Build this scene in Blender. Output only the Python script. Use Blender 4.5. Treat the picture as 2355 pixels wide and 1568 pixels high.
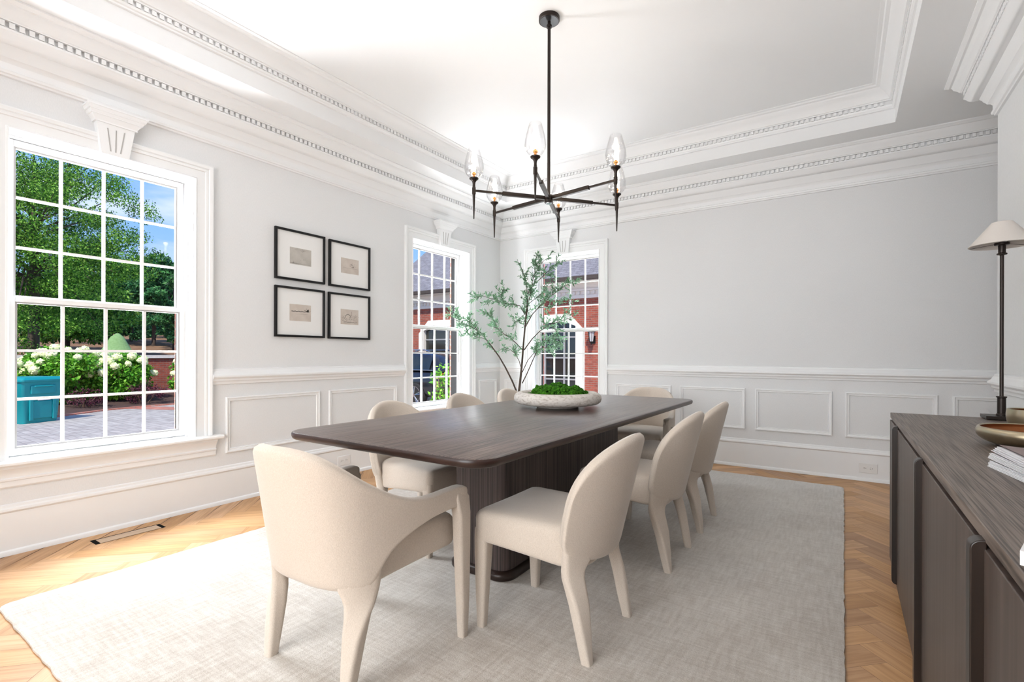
import bpy, bmesh, math, random
from mathutils import Vector, Matrix, Quaternion

# ------------------------------------------------------------------ scene, camera, world, sun, exposure
for o in list(bpy.data.objects):
    bpy.data.objects.remove(o, do_unlink=True)
scene = bpy.context.scene
COL = scene.collection
PI = math.pi

CAM = Vector((3.948, -5.569, 1.15))
F_PX, YAW, ROLL, PCX, PCY = 1133.5, -0.5916, 0.002957, 1178.0, 815.07
FW = Vector((math.sin(YAW), math.cos(YAW), 0))
RT = Vector((math.cos(YAW), -math.sin(YAW), 0))
UP = Vector((0, 0, 1))
R2 = RT * math.cos(ROLL) + UP * math.sin(ROLL)
U2 = -RT * math.sin(ROLL) + UP * math.cos(ROLL)
cd = bpy.data.cameras.new('camera')
cam = bpy.data.objects.new('camera', cd)
COL.objects.link(cam)
cd.sensor_fit = 'HORIZONTAL'
cd.sensor_width = 36
cd.lens = F_PX / 2355 * 36
cd.shift_x = -(PCX - 1177.5) / 2355
cd.shift_y = (PCY - 784) / 2355
cd.clip_start = 0.05
cd.clip_end = 400
m = Matrix((R2, U2, -FW)).transposed().to_4x4()
m.translation = CAM
cam.matrix_world = m
scene.camera = cam

scene.view_settings.view_transform = 'Standard'
scene.view_settings.look = 'None'
scene.view_settings.exposure = 0.54
scene.view_settings.gamma = 1.0
scene.view_settings.use_curve_mapping = False

def ray(px, py):
    return FW + R2 * ((px - PCX) / F_PX) - U2 * ((py - PCY) / F_PX)
def at_y(px, py, Y):
    d = ray(px, py); return CAM + d * ((Y - CAM.y) / d.y)
def at_dep(px, py, dep):
    return CAM + ray(px, py) * dep

# sky
w = bpy.data.worlds.new('sky'); scene.world = w; w.use_nodes = True
nt = w.node_tree; nt.nodes.clear()
N = nt.nodes.new; L = nt.links.new
out = N('ShaderNodeOutputWorld'); bg = N('ShaderNodeBackground')
tc = N('ShaderNodeTexCoord'); sep = N('ShaderNodeSeparateXYZ')
ramp = N('ShaderNodeValToRGB')
e = ramp.color_ramp.elements
e[0].position = 0.0; e[0].color = (0.50, 0.68, 0.95, 1)
e[1].position = 0.75; e[1].color = (0.09, 0.27, 0.78, 1)
x = ramp.color_ramp.elements.new(0.25); x.color = (0.20, 0.44, 0.93, 1)
mp = N('ShaderNodeMapping'); mp.inputs['Scale'].default_value = (2.2, 2.2, 7.0)
noi = N('ShaderNodeTexNoise'); noi.inputs['Scale'].default_value = 1.7; noi.inputs['Detail'].default_value = 6
cr = N('ShaderNodeValToRGB'); cr.color_ramp.elements[0].position = 0.52; cr.color_ramp.elements[1].position = 0.74
mix = N('ShaderNodeMixRGB'); mix.inputs[2].default_value = (0.85, 0.9, 1.0, 1)
L(tc.outputs['Generated'], sep.inputs[0]); L(sep.outputs['Z'], ramp.inputs[0])
L(tc.outputs['Generated'], mp.inputs[0]); L(mp.outputs[0], noi.inputs['Vector']); L(noi.outputs[0], cr.inputs[0])
L(cr.outputs[0], mix.inputs[0]); L(ramp.outputs[0], mix.inputs[1]); L(mix.outputs[0], bg.inputs[0])
bg.inputs[1].default_value = 0.85
L(bg.outputs[0], out.inputs[0])

def light(name, kind, loc, energy, color=(1, 1, 1), size=1, size_y=None, target=None, angle=None, radius=None):
    ld = bpy.data.lights.new(name, kind); ld.energy = energy; ld.color = color
    if kind == 'AREA':
        ld.size = size
        if size_y: ld.shape = 'RECTANGLE'; ld.size_y = size_y
    if angle is not None: ld.angle = angle
    if radius is not None: ld.shadow_soft_size = radius
    o = bpy.data.objects.new(name, ld); COL.objects.link(o); o.location = loc
    if target is not None:
        o.rotation_euler = (Vector(target) - Vector(loc)).to_track_quat('-Z', 'Y').to_euler()
    return o

# sun comes high over the house from the right, behind the camera: it never enters the room
light('sun', 'SUN', (0, 0, 30), 3.9, (1.0, 0.93, 0.82), target=(-4.6, 7.6, 19.5), angle=0.01)
# added fill lamps outside the windows, imitating sky above and paving bounce below
SKYC = (0.87, 0.94, 1.0); GRC = (0.97, 0.98, 1.0)
light('window_sky_fill', 'AREA', (-1.55, -4.35, 3.75), 560, SKYC, 2.2, 1.5, target=(1.9, -4.3, 0.35))
light('window_sky_fill', 'AREA', (-1.55, -1.20, 3.75), 480, SKYC, 2.2, 1.5, target=(1.9, -1.6, 0.35))
light('window_sky_fill', 'AREA', (1.0, 1.55, 3.75), 400, SKYC, 2.0, 1.5, target=(1.4, -1.9, 0.35))
light('window_bounce_fill', 'AREA', (-1.20, -4.35, -0.25), 470, GRC, 1.6, 1.3, target=(3.0, -3.9, 3.3))
light('window_bounce_fill', 'AREA', (-1.20, -1.20, -0.25), 190, GRC, 1.6, 1.3, target=(1.6, -1.5, 3.2))
light('window_bounce_fill', 'AREA', (1.0, 1.20, -0.25), 190, GRC, 1.6, 1.3, target=(1.4, -1.6, 3.2))
# added fill lamp behind the camera, in the invented hall
light('rear_fill', 'AREA', (2.4, -8.6, 1.9), 150, (0.95, 0.975, 1.0), 3.4, 2.4, target=(2.4, -3.0, 2.1))

# ------------------------------------------------------------------ helpers
def tag(o, label=None, cat=None, group=None, kind=None):
    if label: o['label'] = label
    if cat: o['category'] = cat
    if group: o['group'] = group
    if kind: o['kind'] = kind
    return o

def empty(name, loc=(0, 0, 0), rz=0, label=None, cat=None, group=None, kind=None):
    o = bpy.data.objects.new(name, None); COL.objects.link(o)
    o.location = loc; o.rotation_euler = (0, 0, rz); o.empty_display_size = 0.1
    return tag(o, label, cat, group, kind)

def copy_tree(o, parent=None):
    c = o.copy(); COL.objects.link(c)
    if parent is not None: c.parent = parent
    for ch in list(o.children):
        copy_tree(ch, c)
    return c

class MB:
    def __init__(s): s.v = []; s.f = []; s.uv = []; s.col = []
    def add(s, vs, fs):
        b = len(s.v); s.v += [tuple(v) for v in vs]; s.f += [tuple(i + b for i in f) for f in fs]
        return s
    def box(s, x0, x1, y0, y1, z0, z1):
        return s.add([(x0,y0,z0),(x1,y0,z0),(x1,y1,z0),(x0,y1,z0),(x0,y0,z1),(x1,y0,z1),(x1,y1,z1),(x0,y1,z1)],
                     [(0,3,2,1),(4,5,6,7),(0,1,5,4),(1,2,6,5),(2,3,7,6),(3,0,4,7)])
    def loft(s, rings, caps=True, closed=True):
        n = len(rings[0]); b = len(s.v)
        for r in rings: s.v += [tuple(p) for p in r]
        for i in range(len(rings) - 1):
            for j in range(n if closed else n - 1):
                k = (j + 1) % n
                s.f.append((b+i*n+j, b+i*n+k, b+(i+1)*n+k, b+(i+1)*n+j))
        if caps:
            s.f.append(tuple(b + j for j in range(n))[::-1])
            s.f.append(tuple(b + (len(rings)-1)*n + j for j in range(n)))
        return s
    def lathe(s, prof, c=(0, 0, 0), seg=32, caps=True, rfun=None):
        rings = []
        for r, z in prof:
            rings.append([(c[0] + (r if rfun is None else rfun(r, z, 2*PI*j/seg))*math.cos(2*PI*j/seg),
                           c[1] + (r if rfun is None else rfun(r, z, 2*PI*j/seg))*math.sin(2*PI*j/seg), c[2]+z) for j in range(seg)])
        return s.loft(rings, caps)
    def tube(s, pts, rad, seg=8, caps=True):
        pts = [Vector(p) for p in pts]
        if not hasattr(rad, '__len__'): rad = [rad] * len(pts)
        rings = []; ref = None
        for i, p in enumerate(pts):
            t = (pts[min(i+1, len(pts)-1)] - pts[max(i-1, 0)]).normalized()
            if ref is None: ref = t.orthogonal().normalized()
            a = (ref - t * ref.dot(t)).normalized(); ref = a
            bb = t.cross(a)
            rings.append([p + (a*math.cos(2*PI*j/seg) + bb*math.sin(2*PI*j/seg)) * rad[i] for j in range(seg)])
        return s.loft(rings, caps)
    def build(s, name, mat, parent=None, smooth=True, bevel=0, sub=0, normals=True, angle=38, kind=None, label=None):
        me = bpy.data.meshes.new(name)
        me.from_pydata(s.v, [], s.f)
        if s.uv:
            ul = me.uv_layers.new(name='UVMap'); k = 0
            for p in me.polygons:
                for li in p.loop_indices: ul.data[li].uv = s.uv[k]; k += 1
        if s.col:
            ca = me.color_attributes.new('Col', 'FLOAT_COLOR', 'CORNER'); k = 0
            for p, c in zip(me.polygons, s.col):
                for li in p.loop_indices: ca.data[li].color = c
        if normals or smooth:
            bm = bmesh.new(); bm.from_mesh(me)
            if normals: bmesh.ops.recalc_face_normals(bm, faces=bm.faces)
            if smooth:
                ang = math.radians(angle)
                for f in bm.faces: f.smooth = True
                for ed in bm.edges:
                    if len(ed.link_faces) == 2 and ed.calc_face_angle(0) > ang: ed.smooth = False
            bm.to_mesh(me); bm.free()
        o = bpy.data.objects.new(name, me); COL.objects.link(o)
        if mat: me.materials.append(mat)
        if parent is not None: o.parent = parent
        if bevel:
            md = o.modifiers.new('bevel', 'BEVEL'); md.width = bevel; md.segments = 3; md.limit_method = 'ANGLE'
            md.harden_normals = False
        if sub:
            md = o.modifiers.new('sub', 'SUBSURF'); md.levels = sub; md.render_levels = sub
        if kind: o['kind'] = kind
        if label: o['label'] = label
        return o

def lerp(a, b, t): return a + (b - a) * t
def interp(tab, t):
    if t <= tab[0][0]: return tab[0][1]
    for (a, va), (b, vb) in zip(tab, tab[1:]):
        if t <= b:
            u = (t - a) / (b - a); 
            if isinstance(va, tuple): return tuple(lerp(p, q, u) for p, q in zip(va, vb))
            return lerp(va, vb, u)
    return tab[-1][1]
def smooth_interp(tab, t):
    # catmull-rom through a table of (t, value)
    n = len(tab)
    if t <= tab[0][0]: return tab[0][1]
    if t >= tab[-1][0]: return tab[-1][1]
    for i in range(n - 1):
        if t <= tab[i+1][0]:
            t0, p1 = tab[i]; t1, p2 = tab[i+1]
            p0 = tab[max(i-1, 0)]; p3 = tab[min(i+2, n-1)]
            h = t1 - t0; u = (t - t0) / h
            m1 = (p2 - p0[1]) / max(t1 - p0[0], 1e-6) * h
            m2 = (p3[1] - p1) / max(p3[0] - t0, 1e-6) * h
            return (2*u**3-3*u*u+1)*p1 + (u**3-2*u*u+u)*m1 + (-2*u**3+3*u*u)*p2 + (u**3-u*u)*m2

def sweep(mb, prof, path, sign=1, closed=False, z0=0):
    """profile of (distance from the path, z) swept along a plan path with mitred corners"""
    P = [Vector((p[0], p[1])) for p in path]; n = len(P); rings = []
    for i in range(n):
        if closed: a, b, c = P[(i-1) % n], P[i], P[(i+1) % n]
        else: a, b, c = P[max(i-1, 0)], P[i], P[min(i+1, n-1)]
        d1 = (b - a).normalized() if (b - a).length > 0 else (c - b).normalized()
        d2 = (c - b).normalized() if (c - b).length > 0 else d1
        n1 = Vector((-d1.y, d1.x)); n2 = Vector((-d2.y, d2.x))
        mt = (n1 + n2); mt = mt / max(mt.dot(n1), 1e-6)
        rings.append([(b.x + mt.x*sign*d, b.y + mt.y*sign*d, z0 + z) for d, z in prof])
    if closed: rings.append(rings[0])
    mb.loft(rings, caps=not closed, closed=True)

# ------------------------------------------------------------------ materials
def mat(name, color=(0.8, 0.8, 0.8), rough=0.5, metal=0.0, spec=0.5, emit=None, estr=0, sheen=0, coat=0, trans=0):
    mm = bpy.data.materials.new(name); mm.use_nodes = True
    b = mm.node_tree.nodes['Principled BSDF']
    b.inputs['Base Color'].default_value = (*color, 1)
    b.inputs['Roughness'].default_value = rough
    b.inputs['Metallic'].default_value = metal
    b.inputs['Specular IOR Level'].default_value = spec
    if emit: b.inputs['Emission Color'].default_value = (*emit, 1); b.inputs['Emission Strength'].default_value = estr
    if sheen: b.inputs['Sheen Weight'].default_value = sheen; b.inputs['Sheen Roughness'].default_value = 0.4
    if coat: b.inputs['Coat Weight'].default_value = coat; b.inputs['Coat Roughness'].default_value = 0.15
    return mm

def noise_color(mm, c1, c2, scale=(5, 5, 5), nscale=3.0, detail=5, coord='Object', bump=0, lo=0.3, hi=0.7, bscale=None, dist=0.01):
    nt = mm.node_tree; b = nt.nodes['Principled BSDF']
    tc = nt.nodes.new('ShaderNodeTexCoord'); mp = nt.nodes.new('ShaderNodeMapping'); mp.inputs['Scale'].default_value = scale
    no = nt.nodes.new('ShaderNodeTexNoise'); no.inputs['Scale'].default_value = nscale; no.inputs['Detail'].default_value = detail
    rp = nt.nodes.new('ShaderNodeValToRGB'); rp.color_ramp.elements[0].position = lo; rp.color_ramp.elements[1].position = hi
    rp.color_ramp.elements[0].color = (*c1, 1); rp.color_ramp.elements[1].color = (*c2, 1)
    l = nt.links.new
    l(tc.outputs[coord], mp.inputs[0]); l(mp.outputs[0], no.inputs['Vector']); l(no.outputs[0], rp.inputs[0]); l(rp.outputs[0], b.inputs['Base Color'])
    if bump:
        bp = nt.nodes.new('ShaderNodeBump'); bp.inputs['Strength'].default_value = bump; bp.inputs['Distance'].default_value = dist
        if bscale:
            n2 = nt.nodes.new('ShaderNodeTexNoise'); n2.inputs['Scale'].default_value = bscale; n2.inputs['Detail'].default_value = 3
            l(tc.outputs[coord], n2.inputs['Vector']); l(n2.outputs[0], bp.inputs['Height'])
        else: l(no.outputs[0], bp.inputs['Height'])
        l(bp.outputs[0], b.inputs['Normal'])
    return mm

def brick_mat(name, c1, c2, mortar, scale=1.0, bw=0.2, bh=0.067, ms=0.008, vertical=True, axis='XZ', rough=0.85):
    mm = mat(name, c1, rough); nt = mm.node_tree; b = nt.nodes['Principled BSDF']; l = nt.links.new
    tc = nt.nodes.new('ShaderNodeTexCoord'); sp = nt.nodes.new('ShaderNodeSeparateXYZ'); cb = nt.nodes.new('ShaderNodeCombineXYZ')
    l(tc.outputs['Object'], sp.inputs[0])
    if axis == 'WALL':       # both wall directions share one bond
        ad = nt.nodes.new('ShaderNodeMath'); ad.operation = 'ADD'
        l(sp.outputs['X'], ad.inputs[0]); l(sp.outputs['Y'], ad.inputs[1]); l(ad.outputs[0], cb.inputs['X']); l(sp.outputs['Z'], cb.inputs['Y'])
    else:
        l(sp.outputs['X'], cb.inputs['X']); l(sp.outputs['Y'], cb.inputs['Y'])
    br = nt.nodes.new('ShaderNodeTexBrick'); br.inputs['Scale'].default_value = scale
    br.inputs['Brick Width'].default_value = bw; br.inputs['Row Height'].default_value = bh; br.inputs['Mortar Size'].default_value = ms
    br.inputs['Color1'].default_value = (*c1, 1); br.inputs['Color2'].default_value = (*c2, 1); br.inputs['Mortar'].default_value = (*mortar, 1)
    no = nt.nodes.new('ShaderNodeTexNoise'); no.inputs['Scale'].default_value = 6; no.inputs['Detail'].default_value = 5
    l(tc.outputs['Object'], no.inputs['Vector'])
    mx = nt.nodes.new('ShaderNodeMixRGB'); mx.blend_type = 'MULTIPLY'; mx.inputs[0].default_value = 0.6
    rp = nt.nodes.new('ShaderNodeValToRGB'); rp.color_ramp.elements[0].position = 0.3; rp.color_ramp.elements[0].color = (0.55, 0.5, 0.5, 1); rp.color_ramp.elements[1].position = 0.65
    l(no.outputs[0], rp.inputs[0]); l(cb.outputs[0], br.inputs['Vector']); l(br.outputs['Color'], mx.inputs[1]); l(rp.outputs[0], mx.inputs[2]); l(mx.outputs[0], b.inputs['Base Color'])
    bp = nt.nodes.new('ShaderNodeBump'); bp.inputs['Strength'].default_value = 0.5; bp.inputs['Distance'].default_value = 0.01; bp.invert = True
    l(br.outputs['Fac'], bp.inputs['Height']); l(bp.outputs[0], b.inputs['Normal'])
    return mm

def glass_mat(name, tint=(1, 1, 1), refl=0.06, rough=0.0, fres=True, power=1.0):
    mm = bpy.data.materials.new(name); mm.use_nodes = True; nt = mm.node_tree; nt.nodes.clear(); l = nt.links.new
    o = nt.nodes.new('ShaderNodeOutputMaterial'); mx = nt.nodes.new('ShaderNodeMixShader')
    tr = nt.nodes.new('ShaderNodeBsdfTransparent'); tr.inputs[0].default_value = (*tint, 1)
    gl = nt.nodes.new('ShaderNodeBsdfGlossy'); gl.inputs['Roughness'].default_value = rough
    if fres:
        lw = nt.nodes.new('ShaderNodeLayerWeight'); lw.inputs[0].default_value = 0.35
        mu = nt.nodes.new('ShaderNodeMath'); mu.operation = 'MULTIPLY_ADD'; mu.inputs[1].default_value = power; mu.inputs[2].default_value = refl
        l(lw.outputs['Fresnel'], mu.inputs[0]); l(mu.outputs[0], mx.inputs[0])
    else: mx.inputs[0].default_value = refl
    l(tr.outputs[0], mx.inputs[1]); l(gl.outputs[0], mx.inputs[2]); l(mx.outputs[0], o.inputs[0])
    return mm

M = {}
M['wall'] = noise_color(mat('wall_paint', rough=0.8, spec=0.3), (0.735, 0.745, 0.75), (0.775, 0.78, 0.785), (40, 40, 12), 6, 3, bump=0.08, dist=0.004)
M['trim'] = mat('trim_paint', (0.84, 0.85, 0.855), 0.42)
M['ceil'] = mat('ceiling_paint', (0.83, 0.84, 0.845), 0.85, spec=0.2)
M['sash'] = mat('sash_paint', (0.84, 0.84, 0.83), 0.4)
M['track'] = mat('sash_track', (0.42, 0.41, 0.40), 0.5)
M['glass'] = glass_mat('window_glass', refl=0.0, power=0.18)
M['black'] = mat('black_frame', (0.008, 0.008, 0.009), 0.5, spec=0.25)
M['bronze'] = mat('dark_bronze', (0.022, 0.015, 0.012), 0.38, metal=0.5)
M['plate'] = mat('outlet_plastic', (0.80, 0.80, 0.79), 0.35)
M['slot'] = mat('dark_slot', (0.02, 0.02, 0.02), 0.95, spec=0.0)
M['matboard'] = mat('mat_board', (0.80, 0.80, 0.79), 0.9, spec=0.1)

# oak planks: one tone per plank, grain along it
def oak():
    mm = mat('oak_floor', (0.5, 0.3, 0.15), 0.42, spec=0.4); nt = mm.node_tree; b = nt.nodes['Principled BSDF']; l = nt.links.new
    uv = nt.nodes.new('ShaderNodeUVMap'); mp = nt.nodes.new('ShaderNodeMapping'); mp.inputs['Scale'].default_value = (2.2, 38, 1)
    no = nt.nodes.new('ShaderNodeTexNoise'); no.inputs['Scale'].default_value = 1.0; no.inputs['Detail'].default_value = 7; no.inputs['Distortion'].default_value = 1.2
    rp = nt.nodes.new('ShaderNodeValToRGB'); rp.color_ramp.elements[0].position = 0.28; rp.color_ramp.elements[1].position = 0.62
    rp.color_ramp.elements[0].color = (0.72, 0.66, 0.58, 1); rp.color_ramp.elements[1].color = (1, 1, 1, 1)
    at = nt.nodes.new('ShaderNodeAttribute'); at.attribute_name = 'Col'
    mx = nt.nodes.new('ShaderNodeMixRGB'); mx.blend_type = 'MULTIPLY'; mx.inputs[0].default_value = 1
    l(uv.outputs[0], mp.inputs[0]); l(mp.outputs[0], no.inputs['Vector']); l(no.outputs[0], rp.inputs[0]); l(at.outputs['Color'], mx.inputs[1]); l(rp.outputs[0], mx.inputs[2]); l(mx.outputs[0], b.inputs['Base Color'])
    bp = nt.nodes.new('ShaderNodeBump'); bp.inputs['Strength'].default_value = 0.15; bp.inputs['Distance'].default_value = 0.003
    l(no.outputs[0], bp.inputs['Height']); l(bp.outputs[0], b.inputs['Normal'])
    return mm
M['oak'] = oak()

def wood(name, c1, c2, scale, rough=0.4, bump=0.3, coat=0, spec=0.5, nscale=1.0, lo=0.35, hi=0.62):
    mm = mat(name, c1, rough, coat=coat, spec=spec)
    noise_color(mm, c1, c2, scale, nscale, 8, bump=bump, lo=lo, hi=hi, dist=0.002)
    return mm
M['table_top'] = wood('dark_table_top', (0.020, 0.012, 0.010), (0.125, 0.086, 0.074), (150, 4.0, 60), 0.30, 1.0, spec=0.7, lo=0.3, hi=0.6, coat=0.12)
M['table_edge'] = wood('dark_table_edge', (0.016, 0.007, 0.005), (0.034, 0.014, 0.010), (8, 8, 60), 0.35, 0.1)
M['pedestal'] = wood('dark_reeded_veneer', (0.022, 0.015, 0.014), (0.115, 0.082, 0.076), (150, 150, 1.0), 0.5, 0.7)
M['plinth'] = wood('dark_plinth', (0.016, 0.008, 0.006), (0.028, 0.014, 0.010), (5, 5, 30), 0.3, 0.1)
M['side_top'] = wood('brown_oak_top', (0.050, 0.037, 0.030), (0.19, 0.15, 0.125), (330, 4.0, 70), 0.42, 0.6, lo=0.38, hi=0.58)
M['side_door'] = wood('brown_oak_door', (0.052, 0.036, 0.030), (0.100, 0.074, 0.062), (40, 40, 1.6), 0.42, 0.15, lo=0.3, hi=0.7)
M['side_dark'] = wood('dark_wood_shaded_pull', (0.006, 0.004, 0.003), (0.018, 0.010, 0.007), (30, 30, 3), 0.3, 0.1)  # pull's near-side shade put into the colour; plain dark wood elsewhere

def fabric(name, c1, c2, sheen=0.5, weave=420, stretch=(1, 1, 1), bump=0.25):
    mm = mat(name, c1, 0.85, spec=0.25, sheen=sheen)
    noise_color(mm, c1, c2, stretch, weave, 2, bump=bump, lo=0.3, hi=0.7, dist=0.0015)
    return mm
M['linen'] = fabric('cream_linen', (0.55, 0.475, 0.40), (0.66, 0.58, 0.50), 0.4, 420, (1.4, 1.4, 0.45), bump=0.35)
M['shade'] = mat('lamp_shade_linen', (0.62, 0.58, 0.54), 0.9, spec=0.1)

def rug_mat():
    mm = mat('rug_wool', (0.6, 0.56, 0.5), 0.8, spec=0.3, sheen=0.6); nt = mm.node_tree; b = nt.nodes['Principled BSDF']; l = nt.links.new
    tc = nt.nodes.new('ShaderNodeTexCoord')
    def nz(sc, nsc, det):
        mp = nt.nodes.new('ShaderNodeMapping'); mp.inputs['Scale'].default_value = sc
        no = nt.nodes.new('ShaderNodeTexNoise'); no.inputs['Scale'].default_value = nsc; no.inputs['Detail'].default_value = det
        l(tc.outputs['Object'], mp.inputs[0]); l(mp.outputs[0], no.inputs['Vector']); return no
    a = nz((1, 9, 1), 9, 6); c = nz((9, 1, 1), 7, 5); d = nz((1, 1, 1), 1.6, 3); fn = nz((1, 1, 1), 260, 2)
    ad = nt.nodes.new('ShaderNodeMath'); ad.operation = 'ADD'; l(a.outputs[0], ad.inputs[0]); l(c.outputs[0], ad.inputs[1])
    ad2 = nt.nodes.new('ShaderNodeMath'); ad2.operation = 'ADD'; l(ad.outputs[0], ad2.inputs[0]); l(d.outputs[0], ad2.inputs[1])
    ad3 = nt.nodes.new('ShaderNodeMath'); ad3.operation = 'ADD'; l(ad2.outputs[0], ad3.inputs[0]); l(fn.outputs[0], ad3.inputs[1])
    mr = nt.nodes.new('ShaderNodeMapRange'); mr.inputs['From Min'].default_value = 1.55; mr.inputs['From Max'].default_value = 2.45
    l(ad3.outputs[0], mr.inputs['Value'])
    rp = nt.nodes.new('ShaderNodeValToRGB'); rp.color_ramp.elements[0].color = (0.40, 0.345, 0.29, 1); rp.color_ramp.elements[1].color = (0.66, 0.62, 0.565, 1)
    l(mr.outputs[0], rp.inputs[0]); l(rp.outputs[0], b.inputs['Base Color'])
    bp = nt.nodes.new('ShaderNodeBump'); bp.inputs['Strength'].default_value = 0.5; bp.inputs['Distance'].default_value = 0.004
    l(fn.outputs[0], bp.inputs['Height']); l(bp.outputs[0], b.inputs['Normal'])
    return mm
M['rug'] = rug_mat()
# ------------------------------------------------------------------ room shell
RX, RY = 4.777, -6.2            # right wall, wall behind the camera
PASS_Y, PASS_X = -1.156, 6.3    # where the right wall ends, and the end of the passage behind it
SOF, TOP = 3.06, 3.355          # soffit and tray ceiling
WV0, WV1 = 0.54, 2.425          # window openings
W1 = (-4.84, -3.875); W2 = (-1.67, -0.695); W3 = (0.53, 1.475)
LMAP = lambda p: (p[2], p[0], p[1])       # (along, up, into the room) -> left wall
BMAP = lambda p: (p[0], -p[2], p[1])      # -> back wall
RMAP = lambda p: (RX - p[2], p[0], p[1])  # -> right wall
def mapped(mb, fn): mb.v = [fn(p) for p in mb.v]; return mb

def wall_boxes(mb, u0, u1, z0, z1, holes, w0, w1):
    us = sorted(set([u0, u1] + [h[0] for h in holes] + [h[1] for h in holes]))
    for a, b in zip(us, us[1:]):
        hs = [h for h in holes if h[0] <= a and h[1] >= b]
        if not hs: mb.box(a, b, z0, z1, w0, w1)
        else:
            if hs[0][2] > z0: mb.box(a, b, z0, hs[0][2], w0, w1)
            if hs[0][3] < z1: mb.box(a, b, hs[0][3], z1, w0, w1)
    return mb

def struct(o): o['kind'] = 'structure'; return o
OW = 0.185   # plaster to sheathing
GZ = -0.45  # ground level outside

wl = struct(
    mapped(wall_boxes(MB(), RY-0.2, 0.0, -0.2, 3.5, [(W1[0], W1[1], WV0-0.03, WV1), (W2[0], W2[1], WV0-0.03, WV1)], -OW, 0), LMAP).build('wall_left', M['wall'], smooth=False))
wb = struct(mapped(wall_boxes(MB(), -OW, PASS_X+0.2, -0.2, 3.5, [(W3[0], W3[1], WV0-0.03, WV1)], -OW, 0), BMAP).build('wall_back', M['wall'], smooth=False))
M['brick'] = brick_mat('house_brick', (0.40, 0.092, 0.055), (0.27, 0.062, 0.042), (0.27, 0.18, 0.145), axis='WALL')
bx = MB(); wall_boxes(bx, RY-0.2, 0.3, GZ, 3.5, [(W1[0]+0.002, W1[1]-0.002, WV0-0.07, WV1+0.0), (W2[0]+0.002, W2[1]-0.002, WV0-0.07, WV1+0.0)], -OW-0.118, -OW)
mapped(bx, LMAP).build('brick_facing', M['brick'], wl, smooth=False)
bx = MB(); wall_boxes(bx, -OW, PASS_X+0.2, GZ, 3.5, [(W3[0]+0.002, W3[1]-0.002, WV0-0.07, WV1+0.0)], -OW-0.118, -OW)
mapped(bx, BMAP).build('brick_facing', M['brick'], wb, smooth=False)
# right wall: a solid block that ends before the back wall, leaving a passage
struct(MB().box(RX, PASS_X+0.2, RY-0.2, PASS_Y, -0.2, 3.5).build('wall_right', M['wall'], smooth=False))
struct(MB().box(PASS_X, PASS_X+0.2, PASS_Y, 0.2, -0.2, 3.5).build('wall_passage', M['wall'], smooth=False))
# unseen wall behind the camera; opening and hall added to let the fill through
mb = MB(); mb.box(-0.2, 0.7, RY-0.2, RY, -0.2, 3.5); mb.box(4.1, RX, RY-0.2, RY, -0.2, 3.5); mb.box(0.7, 4.1, RY-0.2, RY, 2.75, 3.5)
struct(mb.build('wall_front', M['wall'], smooth=False))
mb = MB(); mb.box(-0.2, 0.0, -9.2, RY-0.2, -0.2, 3.1); mb.box(4.8, 5.0, -9.2, RY-0.2, -0.2, 3.1); mb.box(-0.2, 5.0, -9.4, -9.2, -0.2, 3.1); mb.box(-0.2, 5.0, -9.4, RY-0.2, 3.0, 3.1)
struct(mb.build('wall_fill_hall', M['wall'], smooth=False))

# tray ceiling
TX0, TX1, TY0, TY1 = 0.430, 4.296, RY+0.478, -0.478
mb = MB()
mb.box(-0.2, TX0, RY-0.2, 0.2, SOF, 3.5); mb.box(TX1, PASS_X+0.2, RY-0.2, 0.2, SOF, 3.5)
mb.box(TX0, TX1, TY1, 0.2, SOF, 3.5); mb.box(TX0, TX1, RY-0.2, TY0, SOF, 3.5)
mb.box(TX0, TX1, TY0, TY1, TOP, 3.5)
struct(mb.build('ceiling', M['ceil'], smooth=False))

# floor: herringbone oak, planks at 45 degrees, one mesh
rnd = random.Random(4)
fl = MB(); pw, k = 0.118, 5
c45 = math.sqrt(0.5)
def plank(x0, y0, x1, y1, horiz):
    g = 0.0006
    pts = [(x0+g, y0+g), (x1-g, y0+g), (x1-g, y1-g), (x0+g, y1-g)]
    W = [((a-b)*c45 + 2.0, (a+b)*c45 - 3.0) for a, b in pts]
    cx_ = sum(p[0] for p in W)/4; cy_ = sum(p[1] for p in W)/4
    if not (-0.35 < cx_ < PASS_X+0.2 and -9.3 < cy_ < 0.3): return
    if cx_ > 5.0 and cy_ < PASS_Y - 0.3: return
    # keep the boards inside the shell
    W = [(max(-0.15, min(PASS_X+0.1, p[0])), max(-9.3, min(0.15, p[1]))) for p in W]
    b = len(fl.v); fl.v += [(p[0], p[1], 0.0) for p in W]; fl.f.append((b, b+1, b+2, b+3))
    ox, oy = rnd.uniform(0, 50), rnd.uniform(0, 50); Lh, Wh = pw*k, pw
    if horiz: fl.uv += [(ox, oy), (ox+Lh, oy), (ox+Lh, oy+Wh), (ox, oy+Wh)]
    else: fl.uv += [(ox, oy+Wh), (ox, oy), (ox+Lh, oy), (ox+Lh, oy+Wh)]
    t = rnd.random(); h = rnd.uniform(-0.02, 0.02)
    fl.col.append((0.47+0.20*t+h, 0.262+0.14*t, 0.122+0.085*t-h, 1))
for i in range(-75, 95):
    for j in range(-95, 75):
        r = (i - j) % (2*k)
        if r == 0: plank(i*pw, j*pw, (i+k)*pw, (j+1)*pw, True)
        elif r == 2*k-1: plank(i*pw, j*pw, (i+1)*pw, (j+k)*pw, False)
n0 = len(fl.f)
fl.box(-0.2, PASS_X+0.2, -9.4, 0.2, -0.2, -0.002)
for _ in range(6): fl.uv += [(0, 0), (0.1, 0), (0.1, 0.1), (0, 0.1)]; fl.col.append((0.16, 0.09, 0.045, 1))
struct(fl.build('floor', M['oak'], smooth=False, normals=False))

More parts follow.
